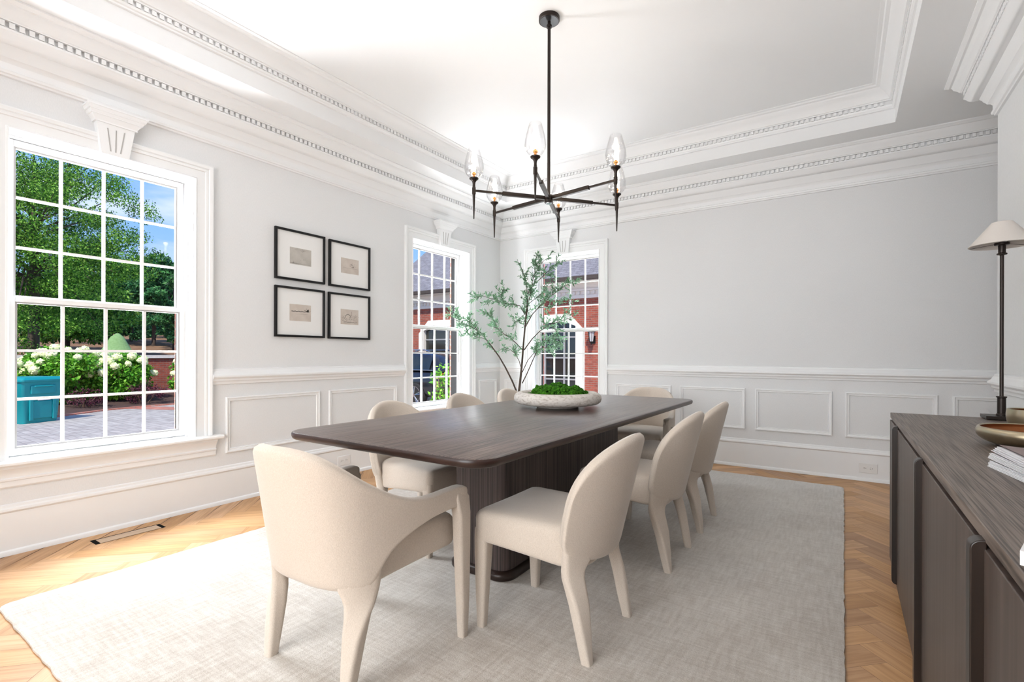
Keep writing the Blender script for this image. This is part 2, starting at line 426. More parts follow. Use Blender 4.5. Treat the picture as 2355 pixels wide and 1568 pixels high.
# ------------------------------------------------------------------ trims
CROWN = [(0.235,3.06),(0.235,3.05),(0.222,3.043),(0.214,3.036),(0.202,3.034),(0.197,3.026),(0.192,3.012),(0.184,3.004),(0.172,2.990),(0.163,2.976),(0.155,2.972),
         (0.155,2.966),(0.130,2.966),(0.130,2.930),(0.146,2.930),(0.146,2.918),(0.134,2.906),(0.127,2.893),(0.116,2.882),(0.104,2.873),(0.094,2.871),
         (0.077,2.870),(0.074,2.862),(0.066,2.852),(0.059,2.836),(0.048,2.821),(0.044,2.812),(0.030,2.804),(0.021,2.789),(0.021,2.752),(0.029,2.746),(0.026,2.732),(0.016,2.728),(0.013,2.718),(0.0,2.715),(-0.005,2.715),(-0.005,3.06)]
TRAY = [(0.160,3.355),(0.160,3.349),(0.137,3.346),(0.130,3.337),(0.108,3.333),(0.102,3.320),(0.082,3.305),(0.060,3.285),(0.046,3.262),(0.041,3.250),(0.032,3.248),(0.032,3.238),
        (0.014,3.238),(0.014,3.206),(0.024,3.206),(0.020,3.192),(0.013,3.186),(0.012,3.176),(0.0,3.172),(-0.005,3.172),(-0.005,3.355)]
RAIL = [(-0.005,1.038),(0.0,1.038),(0.011,1.033),(0.013,1.020),(0.020,1.012),(0.024,1.000),(0.030,0.992),(0.041,0.983),(0.041,0.972),(0.032,0.960),(0.026,0.957),(0.024,0.944),(0.016,0.936),(0.013,0.930),(0.012,0.918),(0.0,0.914),(-0.005,0.914)]
BASE = [(-0.005,0.290),(0.002,0.290),(0.008,0.284),(0.010,0.272),(0.018,0.264),(0.020,0.252),(0.016,0.244),(0.011,0.240),(0.011,0.030),(0.022,0.024),(0.026,0.014),(0.026,0.0),(-0.005,0.0)]

def tagtrim(o): return struct(o)
loop_walls = [(0, RY), (0, 0), (PASS_X, 0), (PASS_X, PASS_Y), (RX, PASS_Y), (RX, RY), (0, RY)]
mb = MB(); sweep(mb, CROWN, loop_walls[:-1], sign=-1, closed=True)
def dentils(mb, p0, p1, inward, d0, d1, z0, z1, pitch, wdt):
    a = Vector((*p0, 0)); b = Vector((*p1, 0)); d = (b-a).normalized(); n = Vector((*inward, 0)); Ln = (b-a).length
    cnt = int(Ln / pitch)
    for i in range(cnt):
        s = a + d * ((i + 0.5) * pitch)
        c = [s - d*wdt/2 + n*d0, s + d*wdt/2 + n*d0, s + d*wdt/2 + n*d1, s - d*wdt/2 + n*d1]
        mb.add([(q.x, q.y, z0) for q in c] + [(q.x, q.y, z1) for q in c], [(0,3,2,1),(4,5,6,7),(0,1,5,4),(1,2,6,5),(2,3,7,6),(3,0,4,7)])
PI_T, WD = 0.0405, 0.023
DD = (0.128, 0.150, 2.933, 2.963)
dentils(mb, (0, RY+0.15), (0, -0.15), (1, 0), *DD, PI_T, WD)
dentils(mb, (0.15, 0), (PASS_X-0.15, 0), (0, -1), *DD, PI_T, WD)
dentils(mb, (RX, RY+0.15), (RX, PASS_Y+0.13), (-1, 0), *DD, PI_T, WD)
struct(mb.build('trim_1', M['trim'], angle=30))
tray_loop = [(TX0, TY0), (TX0, TY1), (TX1, TY1), (TX1, TY0)]
mb = MB(); sweep(mb, TRAY, tray_loop, sign=-1, closed=True)
DD = (0.012, 0.029, 3.209, 3.236)
dentils(mb, (TX0, TY0+0.03), (TX0, TY1-0.03), (1, 0), *DD, PI_T, WD)
dentils(mb, (TX0+0.03, TY1), (TX1-0.03, TY1), (0, -1), *DD, PI_T, WD)
dentils(mb, (TX1, TY0+0.03), (TX1, TY1-0.03), (-1, 0), *DD, PI_T, WD)
struct(mb.build('trim_2', M['trim'], angle=30))

# chair rail in runs between the windows, baseboards
CW = 0.122
def run(prof, pts): mb = MB(); sweep(mb, prof, pts, sign=-1); return mb
n = 3
for pts in ([(0, RY), (0, W1[0]-CW)], [(0, W1[1]+CW), (0, W2[0]-CW)], [(0, W2[1]+CW), (0, 0), (W3[0]-CW, 0)],
            [(W3[1]+CW, 0), (PASS_X, 0), (PASS_X, PASS_Y), (RX, PASS_Y), (RX, RY)]):
    struct(run(RAIL, pts).build('trim_%d' % n, M['trim'], angle=30)); n += 1
struct(run(BASE, [(0, RY), (0, 0)]).build('baseboard_left', M['trim'], angle=30))
struct(run(BASE, [(0, 0), (PASS_X, 0)]).build('baseboard_back', M['trim'], angle=30))
struct(run(BASE, [(PASS_X, 0), (PASS_X, PASS_Y), (RX, PASS_Y), (RX, RY)]).build('baseboard_right', M['trim'], angle=30))

# raised panel mouldings, each a part of its wall
PM = [(0.0, -0.003), (0.0, 0.010), (0.004, 0.016), (0.011, 0.017), (0.015, 0.011), (0.022, 0.010), (0.026, 0.008), (0.030, 0.010), (0.033, 0.006), (0.035, -0.003)]
def frame_loop(u0, u1, v0, v1, prof, fn, closed=True):
    mb = MB(); sweep(mb, prof, [(u0, v0), (u1, v0), (u1, v1), (u0, v1)], sign=1, closed=True)
    return mapped(mb, fn)
wr = bpy.data.objects['wall_right']
for u0, u1 in ((-6.05, -5.10), (-3.650, -2.830), (-2.735, -1.905), (-0.480, -0.085)):
    frame_loop(u0, u1, 0.385, 0.816, PM, LMAP).build('panel_moulding', M['trim'], wl, angle=30)
for u0, u1 in ((0.085, 0.325), (1.700, 2.352), (2.447, 3.108), (3.201, 3.863), (3.964, 4.625), (4.721, 5.40)):
    frame_loop(u0, u1, 0.388, 0.810, PM, BMAP).build('panel_moulding', M['trim'], wb, angle=30)
for u0, u1 in ((-2.0, -1.25), (-2.95, -2.1), (-3.9, -3.05), (-4.85, -4.0)):
    frame_loop(u0, u1, 0.388, 0.810, PM, RMAP).build('panel_moulding', M['trim'], wr, angle=30)

# ------------------------------------------------------------------ windows
CAS = [(0.0, -0.004), (0.0, 0.012), (0.006, 0.018), (0.012, 0.016), (0.016, 0.011), (0.070, 0.011), (0.074, 0.018), (0.086, 0.021), (0.092, 0.018), (0.098, 0.026), (0.114, 0.032), (0.122, 0.030), (0.122, -0.004)]
def window(idx, u0, u1, fn, lift=True):
    root = struct(empty('window_%d' % idx))
    uc = (u0+u1)/2; v0, v1 = WV0, WV1
    mb = MB(); sweep(mb, CAS, [(u0, v0), (u0, v1), (u1, v1), (u1, v0)], sign=1); mapped(mb, fn).build('casing', M['trim'], root, angle=30)
    # jamb lining with parting stops
    mb = MB(); t = 0.004
    for a, b in ((u0-0.01, u0+t), (u1-t, u1+0.01)): mb.box(a, b, v0-0.02, v1-t, -OW, -0.001)
    mb.box(u0-0.01, u1+0.01, v1-t, v1+0.01, -OW, -0.001)
    for a, b in ((u0+t, u0+0.016), (u1-0.016, u1-t)):
        mb.box(a, b, v0, v1-0.016, -0.095, -0.080)
    mb.box(u0+t, u1-t, v1-0.016, v1-t, -0.095, -0.080)
    mapped(mb, fn).build('jamb', M['trim'], root, smooth=False, bevel=0.002)
    mb = MB()
    for a, b in ((u0+0.001, u0+0.008), (u1-0.008, u1-0.001)): mb.box(a, b, v0-0.02, v1-0.002, -OW-0.095, -OW-0.001)
    mb.box(u0+0.008, u1-0.008, v1-0.008, v1-0.002, -OW-0.030, -OW-0.001)
    mapped(mb, fn).build('screen_track', M['slot'], root, smooth=False)
    # stool and apron
    mb = MB(); st = [(0.062, v0-0.030), (0.070, v0-0.022), (0.070, v0-0.010), (0.062, v0-0.002), (0.05, v0), (-OW, v0), (-OW, v0-0.034)]
    mb.loft([[(u, z, w_) for w_, z in st] for u in (u0-0.185, u1+0.185)])
    mb2 = MB()
    mapped(mb, fn).build('stool', M['sash'], root, angle=40)
    ap = [(-0.004, v0-0.030), (0.045, v0-0.030), (0.044, v0-0.045), (0.030, v0-0.060), (0.020, v0-0.085), (0.017, v0-0.100), (0.024, v0-0.106), (0.022, v0-0.116), (0.014, v0-0.120), (0.013, v0-0.150), (0.005, v0-0.160), (-0.004, v0-0.160)]
    mb = MB(); mb.loft([[(u, z, w_) for w_, z in ap] for u in (u0-0.15, u1+0.15)])
    mapped(mb, fn).build('apron', M['trim'], root, angle=30)
    # keystone: a tapered fluted block with a stepped cap
    ks = MB()
    def kb(w0b, w1t, z0, z1, d0, d1):
        ks.add([(uc-w0b, z0, -0.004), (uc+w0b, z0, -0.004), (uc+w0b, z0, d0), (uc-w0b, z0, d0), (uc-w1t, z1, -0.004), (uc+w1t, z1, -0.004), (uc+w1t, z1, d1), (uc-w1t, z1, d1)],
               [(0,3,2,1),(4,5,6,7),(0,1,5,4),(1,2,6,5),(2,3,7,6),(3,0,4,7)])
    kb(0.073, 0.101, v1-0.004, 2.616, 0.044, 0.056)
    for z0, z1, a, b in ((2.612, 2.622, 0.112, 0.112), (2.622, 2.648, 0.112, 0.128), (2.648, 2.654, 0.134, 0.134), (2.654, 2.668, 0.136, 0.143), (2.668, 2.674, 0.147, 0.147), (2.674, 2.690, 0.149, 0.155), (2.690, 2.700, 0.160, 0.160)):
        kb(a, b, z0, z1, a-0.048, b-0.048)
    kso = mapped(ks, fn).build('keystone', M['trim'], root, smooth=False)
    fm = MB()
    for du in (-0.033, 0, 0.033):
        z0, z1 = v1+0.02, 2.585
        f0, f1 = 0.0445+0.012*0.1, 0.056-0.002
        a = uc + du*0.78; b = uc + du*1.35
        fm.add([(a-0.003, z0, f0), (a+0.003, z0, f0), (b+0.003, z1, f1), (b-0.003, z1, f1), (a-0.003, z0, f0+0.0022), (a+0.003, z0, f0+0.0022), (b+0.003, z1, f1+0.0022), (b-0.003, z1, f1+0.0022)],
               [(0,3,2,1),(4,5,6,7),(0,1,5,4),(1,2,6,5),(2,3,7,6),(3,0,4,7)])
    mapped(fm, fn).build('flute', M['track'], kso, smooth=False)
    # sashes: 4 x 3 lights each
    vm = 1.470
    for nm, a0, a1, w_ in (('upper_sash', vm-0.015, v1-0.006, -0.180), ('lower_sash', v0+0.004, vm+0.012, -0.138)):
        s0, s1 = u0+0.010, u1-0.010; stile = 0.038; d = 0.034
        top = 0.040 if nm == 'upper_sash' else 0.028; bot = 0.030 if nm == 'upper_sash' else 0.042
        mb = MB()
        mb.box(s0, s0+stile, a0, a1, w_, w_+d); mb.box(s1-stile, s1, a0, a1, w_, w_+d)
        mb.box(s0+stile, s1-stile, a1-top, a1, w_, w_+d); mb.box(s0+stile, s1-stile, a0, a0+bot, w_, w_+d)
        g0, g1, h0, h1 = s0+stile, s1-stile, a0+bot, a1-top
        so = mapped(mb, fn).build(nm, M['sash'], root, smooth=False, bevel=0.003)
        mb = MB()
        for i in (1, 2, 3):
            c = lerp(g0, g1, i/4); mb.box(c-0.008, c+0.008, h0, h1, w_+0.006, w_+0.026)
        for j in (1, 2):
            c = lerp(h0, h1, j/3); mb.box(g0, g1, c-0.008, c+0.008, w_+0.0075, w_+0.0245)
        mapped(mb, fn).build('muntins', M['sash'], so, smooth=False)
        mb = MB(); e_ = 0.010
        mb.box(g0, g0+e_, h0, h1, w_+0.004, w_+0.028); mb.box(g1-e_, g1, h0, h1, w_+0.004, w_+0.028)
        mb.box(g0+e_, g1-e_, h1-e_, h1, w_+0.004, w_+0.028); mb.box(g0+e_, g1-e_, h0, h0+e_, w_+0.004, w_+0.028)
        mapped(mb, fn).build('glazing_gasket', M['track'], so, smooth=False)
        mb = MB(); mb.add([(g0, h0, w_+0.012), (g1, h0, w_+0.012), (g1, h1, w_+0.012), (g0, h1, w_+0.012)], [(0, 1, 2, 3)])
        mapped(mb, fn).build('pane', M['glass'], so, smooth=False, normals=False)
        if nm == 'lower_sash' and lift:
            mb = MB(); mb.box(uc-0.055, uc+0.055, a0+0.02, a0+0.032, w_+d, w_+d+0.02); mapped(mb, fn).build('sash_lift', M['sash'], so, smooth=False, bevel=0.004)
    return root
window(1, *W1, LMAP)
window(2, *W2, LMAP)
window(3, *W3, BMAP)
# ------------------------------------------------------------------ rug
def rounded_rect(x0, x1, y0, y1, r, n=8):
    pts = []
    for cx_, cy_, a0 in ((x1-r, y1-r, 0), (x0+r, y1-r, PI/2), (x0+r, y0+r, PI), (x1-r, y0+r, 1.5*PI)):
        for i in range(n+1):
            a = a0 + i/n*PI/2; pts.append((cx_+r*math.cos(a), cy_+r*math.sin(a)))
    return pts
def offset_rr(x0, x1, y0, y1, r, o, n=8): return rounded_rect(x0-o, x1+o, y0-o, y1+o, max(r+o, 0.001), n)
rnd = random.Random(3)
def wavy(pts, amp=0.003):
    out = []
    for i in range(len(pts)):
        a = Vector(pts[i]); b = Vector(pts[(i+1) % len(pts)]); k_ = max(1, int((b-a).length/0.04))
        for j in range(k_): p = a.lerp(b, j/k_); out.append((p.x+rnd.uniform(-amp, amp), p.y+rnd.uniform(-amp, amp)))
    return out
RT_ = 0.014
base_ring = wavy(rounded_rect(0.79, 3.955, -5.02, -0.42, 0.05))
cxr, cyr = 2.37, -2.72
def shr(s): return [(p[0] + (cxr-p[0])/abs(cxr-p[0]+1e-9)*s if abs(p[0]-cxr) > 1.3 else p[0], p[1] + (cyr-p[1])/abs(cyr-p[1]+1e-9)*s if abs(p[1]-cyr) > 2.0 else p[1]) for p in base_ring]
mb = MB()
mb.loft([[(x_, y_, 0.0005) for x_, y_ in shr(0.003)], [(x_, y_, 0.004) for x_, y_ in base_ring], [(x_, y_, 0.011) for x_, y_ in shr(0.001)], [(x_, y_, RT_) for x_, y_ in shr(0.008)]])
tag(mb.build('area_rug', M['rug'], angle=50), 'large cream and taupe heathered area rug on the oak floor under the dining table', 'rug')
FZ = RT_   # furniture on the rug stands at this height

# ------------------------------------------------------------------ dining table
t = empty('dining_table', (2.360, -2.825, FZ), label='long dark brown wooden dining table with rounded corners and one massive pedestal', cat='table')
hx, hy = 0.588, 1.435
H_T = 0.79 - FZ
mb = MB(); rings = []
for o_, z in ((-0.040, H_T-0.036), (-0.016, H_T-0.035), (-0.005, H_T-0.029), (0.0, H_T-0.018), (0.0, H_T-0.008), (-0.003, H_T-0.0025)):
    rings.append([(x_, y_, z) for x_, y_ in offset_rr(-hx, hx, -hy, hy, 0.11, o_)])
mb.loft(rings); mb.build('edge_band', M['table_edge'], t, angle=50)
mb = MB(); mb.loft([[(x_, y_, H_T-0.004) for x_, y_ in offset_rr(-hx, hx, -hy, hy, 0.11, -0.0035)], [(x_, y_, H_T) for x_, y_ in offset_rr(-hx, hx, -hy, hy, 0.11, -0.009)]])
mb.build('table_top', M['table_top'], t, angle=60)
PX0, PX1, PY0, PY1 = -0.160, 0.192, -0.722, 0.795
mb = MB(); mb.loft([[(x_, y_, z) for x_, y_ in rounded_rect(PX0, PX1, PY0, PY1, 0.060)] for z in (0.045, H_T-0.036)])
mb.build('pedestal', M['pedestal'], t, angle=40)
mb = MB(); rings = []
for o_, z in ((0.018, 0.0), (0.024, 0.008), (0.024, 0.030), (0.016, 0.040), (0.0, 0.046)):
    rings.append([(x_, y_, z) for x_, y_ in offset_rr(PX0, PX1, PY0, PY1, 0.060, o_)])
mb.loft(rings); mb.build('plinth', M['plinth'], t, angle=50)

# ------------------------------------------------------------------ chairs
def soft_sheet(mb, pos, nrm, NU, NV, th, eu=0.10):
    """closed cushion-like sheet: pos(u,v) and plan normal nrm(u,v), u,v in 0..1; thickness falls to zero at the rim"""
    b = len(mb.v)
    def off(u, v):
        du = min(u, 1-u) * 2; dv = min(v, 1-v) * 2
        k1 = min(1, du/eu); k2 = min(1, dv/0.12)
        return th(u, v)/2 * math.sqrt(max(0, 1-(1-k1)**2)) * math.sqrt(max(0, 1-(1-k2)**2))
    def warp(i, n):  # denser rows near the edges
        x_ = i/n
        return 0.5 - 0.5*math.cos(PI*x_) if n > 0 else x_
    for side in (1, -1):
        for i in range(NU+1):
            for j in range(NV+1):
                u, v = lerp(i/NU, warp(i, NU), 0.6), lerp(j/NV, warp(j, NV), 0.75)
                p = pos(u, v); n_ = nrm(u, v); o_ = off(u, v)
                mb.v.append((p[0]+n_[0]*o_*side, p[1]+n_[1]*o_*side, p[2]+n_[2]*o_*side))
    W = NV+1; S = (NU+1)*W
    for i in range(NU):
        for j in range(NV):
            a, c, d, e_ = i*W+j, (i+1)*W+j, (i+1)*W+j+1, i*W+j+1
            mb.f.append((b+a, b+c, b+d, b+e_)); mb.f.append((b+S+a, b+S+e_, b+S+d, b+S+c))
    # weld rims
    rim = [(i, 0) for i in range(NU)] + [(NU, j) for j in range(NV)] + [(i, NV) for i in range(NU, 0, -1)] + [(0, j) for j in range(NV, 0, -1)]
    for q in range(len(rim)):
        a = rim[q]; c = rim[(q+1) % len(rim)]
        ia, ic = a[0]*W+a[1], c[0]*W+c[1]
        mb.f.append((b+ic, b+ia, b+S+ia, b+S+ic))

def rr_ring(cx_, cy_, z, hw, hd, r, rot=0, n=5):
    r = min(r, hw*0.98, hd*0.98)
    pts = rounded_rect(-hw, hw, -hd, hd, r, n); c, s = math.cos(rot), math.sin(rot)
    return [(cx_+x_*c-y_*s, cy_+x_*s+y_*c, z) for x_, y_ in pts]

def seat_mesh(front_hw, rear_hw, y_rear, y_front, z_top, z_bot_f, z_bot_r):
    mb = MB(); rings = []
    prof = [(0.012, 0.0), (0.005, 0.006), (0.001, 0.016), (0.0, 0.04)]   # inset, height above bottom
    def outline(ins, zf):
        pts = []
        base = []
        n = 6; r = 0.036
        hwf, hwr = front_hw-ins, rear_hw-ins; yf, yr = y_front-ins, y_rear+ins
        def corner(cx_, cy_, a0):
            return [(cx_+r*math.cos(a0+i/n*PI/2), cy_+r*math.sin(a0+i/n*PI/2)) for i in range(n+1)]
        rr_ = 0.12
        base += corner(hwf-r, yf-r, 0); base += corner(-hwf+r, yf-r, PI/2)
        for i in range(n+1): a = PI+i/n*PI/2; base.append((-hwr+rr_+rr_*math.cos(a), yr+rr_+rr_*math.sin(a)))
        for i in range(n+1): a = 1.5*PI+i/n*PI/2; base.append((hwr-rr_+rr_*math.cos(a), yr+rr_+rr_*math.sin(a)))
        out = []
        for i in range(len(base)):
            a = Vector(base[i]); c = Vector(base[(i+1) % len(base)]); k_ = max(1, int((c-a).length/0.05))
            for j in range(k_): out.append(a.lerp(c, j/k_))
        return [(p.x, p.y, zf(p.x, p.y)) for p in out]
    def zb(x_, y_):
        u = (y_-y_rear)/(y_front-y_rear); return lerp(z_bot_r, z_bot_f, max(0, min(1, u))**0.9)
    def crown(x_, y_): return 0.012*max(0, 1-(x_/front_hw)**2)*max(0, 1-((y_-(y_front+y_rear)/2)/((y_front-y_rear)/2))**2)
    N_ = len(outline(0, lambda a, b_: 0))
    base = outline(0, lambda a, b_: 0); cx_ = 0; cyy = (y_front+y_rear)/2
    def ringfrac(fr, zf):  # shrink the same outline so all rings share the vertex count
        out = []
        for p in base:
            d = Vector((p[0]-cx_, p[1]-cyy)); L_ = d.length; q = d*((L_-fr)/L_) if fr < 1 else d*0.0
            x_, y_ = q.x+cx_, q.y+cyy; out.append((x_, y_, zf(x_, y_)))
        return out
    rings.append(ringfrac(0.10, zb))
    for ins, h in prof: rings.append(ringfrac(ins, lambda a, b_, h=h: zb(a, b_)+h))
    for ins, dz in ((0.0, 0.036), (0.004, 0.020), (0.013, 0.009), (0.028, 0.002), (0.06, -0.001), (0.12, -0.001)):
        rings.append(ringfrac(ins, lambda a, b_, dz=dz: z_top-dz+crown(a, b_)))
    mb.loft(rings); return mb

def leg_mesh(rows):
    """rows: (z, cx, cy, half width, half depth, rotation)"""
    mb = MB(); mb.loft([rr_ring(cx_, cy_, z, hw, hd, min(0.030, 0.55*min(hw, hd)), rot) for z, cx_, cy_, hw, hd, rot in rows]); return mb

def shell_leg(rows, surf, s):
    """a leg whose upper rings follow the curved shell: rows of (z, a, half width, half depth, blend, cx, cy, rot)"""
    mb = MB(); rings = []
    for z, a, hw, hd, bl, cx_, cy_, rot in rows:
        pts = rounded_rect(-hw, hw, -hd, hd, min(0.030, (0.9 if bl < 0.1 else 0.9-0.35*bl)*min(hw, hd)), 5)
        # denser points on the long sides so the ring can bend
        pts = [p for i in range(len(pts)) for p in ([pts[i]] if i % 6 != 5 else [tuple(Vector(pts[i]).lerp(Vector(pts[(i+1) % len(pts)]), q/4)) for q in range(4)])]
        ring = []
        c_, s_ = math.cos(rot), math.sin(rot)
        for x_, y_ in pts:
            st = Vector((cx_+x_*c_-y_*s_, cy_+x_*s_+y_*c_))
            if bl < 1:
                px_, py_, tx_, ty_ = surf(a, x_, z); cu = Vector((px_ - ty_*y_, py_ + tx_*y_))
                st = cu.lerp(st, bl)
            ring.append((s*st.x, st.y, z))
        rings.append(ring)
    mb.loft(rings); return mb

def make_side_chair():
    t = empty('dining_chair', (0, 0, FZ), label='x', cat='chair')
    # backrest: an egg-shaped padded shell wrapping the rear of the seat
    hwid = 0.262
    def ztop(a): return 0.525 + 0.305*max(0, math.cos(a))**0.62
    def zbot(a): return 0.525 - 0.185*max(0, math.cos(a))**0.36
    def P(u, v):
        a = (u-0.5)*PI; x_ = hwid*math.sin(a); z = lerp(zbot(a), ztop(a), v)
        x_ *= 1.0 - 0.06*max(0, (0.525-z)/0.19)
        y_ = -0.285 + 0.105*(x_/hwid)**2 - 0.24*(z-0.5)
        return Vector((x_, y_, z))
    def Nn(u, v):
        a = (u-0.5)*PI; x_ = hwid*math.sin(a); d = 2*0.105*x_/hwid**2
        return Vector((d, -1, -0.20)).normalized()
    mb = MB(); soft_sheet(mb, P, Nn, 30, 22, lambda u, v: 0.046)
    mb.build('backrest', M['linen'], t, angle=80)
    seat_mesh(0.243, 0.225, -0.235, 0.255, 0.487, 0.365, 0.325).build('seat', M['linen'], t, angle=60)
    for s in (-1, 1):
        def surf(a, ds, z):
            x0 = a; x_ = x0 + ds*0.80; f_ = lambda q: -0.285+0.105*(q/hwid)**2-0.24*(z-0.5)
            t_ = Vector((1, 2*0.105*x_/hwid**2)).normalized(); return x_, f_(x_), t_.x, t_.y
        rows = [(0.52, 0.210, 0.015, 0.008, 0, 0, 0, 0), (0.47, 0.204, 0.044, 0.015, 0, 0, 0, 0), (0.42, 0.193, 0.061, 0.0195, 0, 0, 0, 0), (0.385, 0.186, 0.067, 0.0215, 0, 0, 0, 0), (0.360, 0.184, 0.065, 0.0230, 0, 0, 0, 0), (0.340, 0.186, 0.058, 0.0238, 0.0, 0, 0, 0),
                (0.320, 0.189, 0.051, 0.0250, 0.15, 0.190, -0.197, 0.53), (0.295, 0.190, 0.046, 0.0262, 0.45, 0.191, -0.199, 0.52), (0.26, 0.19, 0.0415, 0.0272, 0.8, 0.192, -0.205, 0.48), (0.20, 0.2, 0.0365, 0.0268, 1, 0.194, -0.216, 0.40), (0.10, 0.2, 0.028, 0.024, 1, 0.198, -0.235, 0.25), (0.0, 0.2, 0.019, 0.019, 1, 0.204, -0.253, 0)]
        shell_leg(rows, surf, s).build('leg', M['linen'], t, angle=60)
        rows = [(0.41, 0.2075, 0.2195, 0.033, 0.033, 0), (0.37, 0.2080, 0.2200, 0.0335, 0.0335, 0), (0.30, 0.210, 0.221, 0.0315, 0.031, 0), (0.15, 0.213, 0.222, 0.025, 0.025, 0), (0.0, 0.215, 0.223, 0.018, 0.018, 0)]
        leg_mesh([(z, s*cx_, cy_, hw, hd, rot) for z, cx_, cy_, hw, hd, rot in rows]).build('leg', M['linen'], t, angle=60)
    return t

def make_armchair():
    t = empty('dining_armchair', (0, 0, FZ), label='x', cat='chair')
    plan = [(0.0, (0.0, -0.300)), (0.12, (0.085, -0.296)), (0.25, (0.170, -0.272)), (0.36, (0.224, -0.224)), (0.45, (0.254, -0.162)), (0.55, (0.276, -0.085)), (0.70, (0.295, 0.020)), (0.85, (0.308, 0.125)), (1.0, (0.322, 0.258))]
    px_t = [(a, b[0]) for a, b in plan]; py_t = [(a, b[1]) for a, b in plan]
    zt_t = [(0.0, 0.832), (0.12, 0.828), (0.24, 0.806), (0.34, 0.762), (0.44, 0.700), (0.54, 0.648), (0.64, 0.618), (0.76, 0.608), (0.88, 0.613), (0.95, 0.614), (0.98, 0.606), (1.0, 0.585)]
    zb_t = [(0.0, 0.330), (0.25, 0.335), (0.38, 0.335), (0.42, 0.345), (0.455, 0.385), (0.50, 0.437), (0.56, 0.472), (0.66, 0.504), (0.78, 0.526), (1.0, 0.540)]
    def P(u, v):
        s = 2*u-1; a = abs(s); sg = 1 if s >= 0 else -1
        x_ = smooth_interp(px_t, a); y_ = smooth_interp(py_t, a); z = lerp(smooth_interp(zb_t, a), smooth_interp(zt_t, a), v)
        back = max(0, 1-a/0.6)
        y_ -= 0.24*(z-0.5)*(0.25+0.75*back) if a < 0.6 else 0.24*(z-0.5)*0.25*max(0, 1-(a-0.6)/0.3)
        x_ *= 1 + 0.02*(z-0.5)*max(0, 1-a)
        return Vector((sg*x_, y_, z))
    def Nn(u, v):
        e_ = 0.004; p0 = P(max(0, u-e_), v); p1 = P(min(1, u+e_), v); d = (p1-p0); n_ = Vector((d.y, -d.x, 0)).normalized(); return n_
    mb = MB(); soft_sheet(mb, P, Nn, 96, 18, lambda u, v: 0.046, 0.035)
    mb.build('backrest', M['linen'], t, angle=80)
    seat_mesh(0.272, 0.225, -0.245, 0.262, 0.487, 0.365, 0.318).build('seat', M['linen'], t, angle=60)
    for s in (-1, 1):
        def surf(a, ds, z):
            a2 = min(0.98, max(0.0, a + ds/0.62)); v = max(-0.3, (z-smooth_interp(zb_t, a2))/(smooth_interp(zt_t, a2)-smooth_interp(zb_t, a2)))
            zz = lerp(smooth_interp(zb_t, a2), smooth_interp(zt_t, a2), v)
            def PP(q):
                p = P(0.5+q/2, 0.0); k_ = 0.24*(0.25+0.75*max(0, 1-q/0.6)); return Vector((p.x, p.y - k_*(z-p.z)))
            p = PP(a2); q = PP(a2+0.01); t_ = (q-p).normalized(); return p.x, p.y, t_.x, t_.y
        rows = [(0.52, 0.385, 0.015, 0.008, 0, 0, 0, 0), (0.47, 0.375, 0.042, 0.014, 0, 0, 0, 0), (0.42, 0.365, 0.060, 0.018, 0, 0, 0, 0), (0.385, 0.355, 0.068, 0.0205, 0, 0, 0, 0), (0.360, 0.350, 0.068, 0.0228, 0, 0, 0, 0), (0.338, 0.352, 0.062, 0.0240, 0, 0, 0, 0),
                (0.315, 0.355, 0.055, 0.0260, 0.2, 0.222, -0.205, 0.72), (0.285, 0.358, 0.048, 0.0285, 0.5, 0.222, -0.207, 0.62), (0.25, 0.36, 0.042, 0.0300, 0.85, 0.221, -0.211, 0.48), (0.19, 0.36, 0.036, 0.0295, 1, 0.220, -0.220, 0.28), (0.10, 0.36, 0.029, 0.026, 1, 0.218, -0.233, 0.10), (0.0, 0.36, 0.021, 0.021, 1, 0.216, -0.246, 0)]
        shell_leg(rows, surf, s).build('leg', M['linen'], t, angle=60)
        rows = [(0.600, 0.319, 0.205, 0.012, 0.020, 0), (0.590, 0.320, 0.211, 0.018, 0.032, 0), (0.565, 0.321, 0.218, 0.0228, 0.041, 0), (0.50, 0.324, 0.226, 0.025, 0.036, 0), (0.35, 0.324, 0.230, 0.024, 0.032, 0), (0.15, 0.323, 0.236, 0.021, 0.025, 0), (0.0, 0.321, 0.240, 0.017, 0.018, 0)]
        leg_mesh([(z, s*cx_, cy_, hw, hd, rot) for z, cx_, cy_, hw, hd, rot in rows]).build('leg', M['linen'], t, angle=60)
    return t

side = make_side_chair(); arm = make_armchair()
GR, GL, GA = 'side chairs on the right of the table', 'side chairs on the left of the table', 'armchairs at the table ends'
chairs = [
    (side, (2.915, -3.705), PI/2, 'cream linen side chair with rounded back, nearest on the sideboard side of the table', GR),
    (side, (2.935, -2.765), PI/2, 'cream linen side chair with rounded back, middle of the three on the sideboard side', GR),
    (side, (2.935, -2.065), PI/2, 'cream linen side chair with rounded back, farthest on the sideboard side of the table', GR),
    (side, (1.800, -3.320), -PI/2, 'cream linen side chair on the window side, nearest to the big window', GL),
    (side, (1.770, -2.560), -PI/2, 'cream linen side chair on the window side, middle of the three', GL),
    (side, (1.770, -1.900), -PI/2, 'cream linen side chair on the window side, farthest, by the olive tree', GL),
    (arm, (2.360, -4.275), 0.03, 'cream linen armchair at the near end of the table, seen from behind', GA),
    (arm, (2.435, -1.315), PI, 'cream linen armchair facing the camera at the far end of the table', GA)]
used = set()
for proto, (x_, y_), rz, lab, grp in chairs:
    o = proto if proto.name not in used else copy_tree(proto)
    used.add(proto.name)
    o.location = (x_, y_, FZ); o.rotation_euler = (0, 0, rz); o['label'] = lab; o['group'] = grp

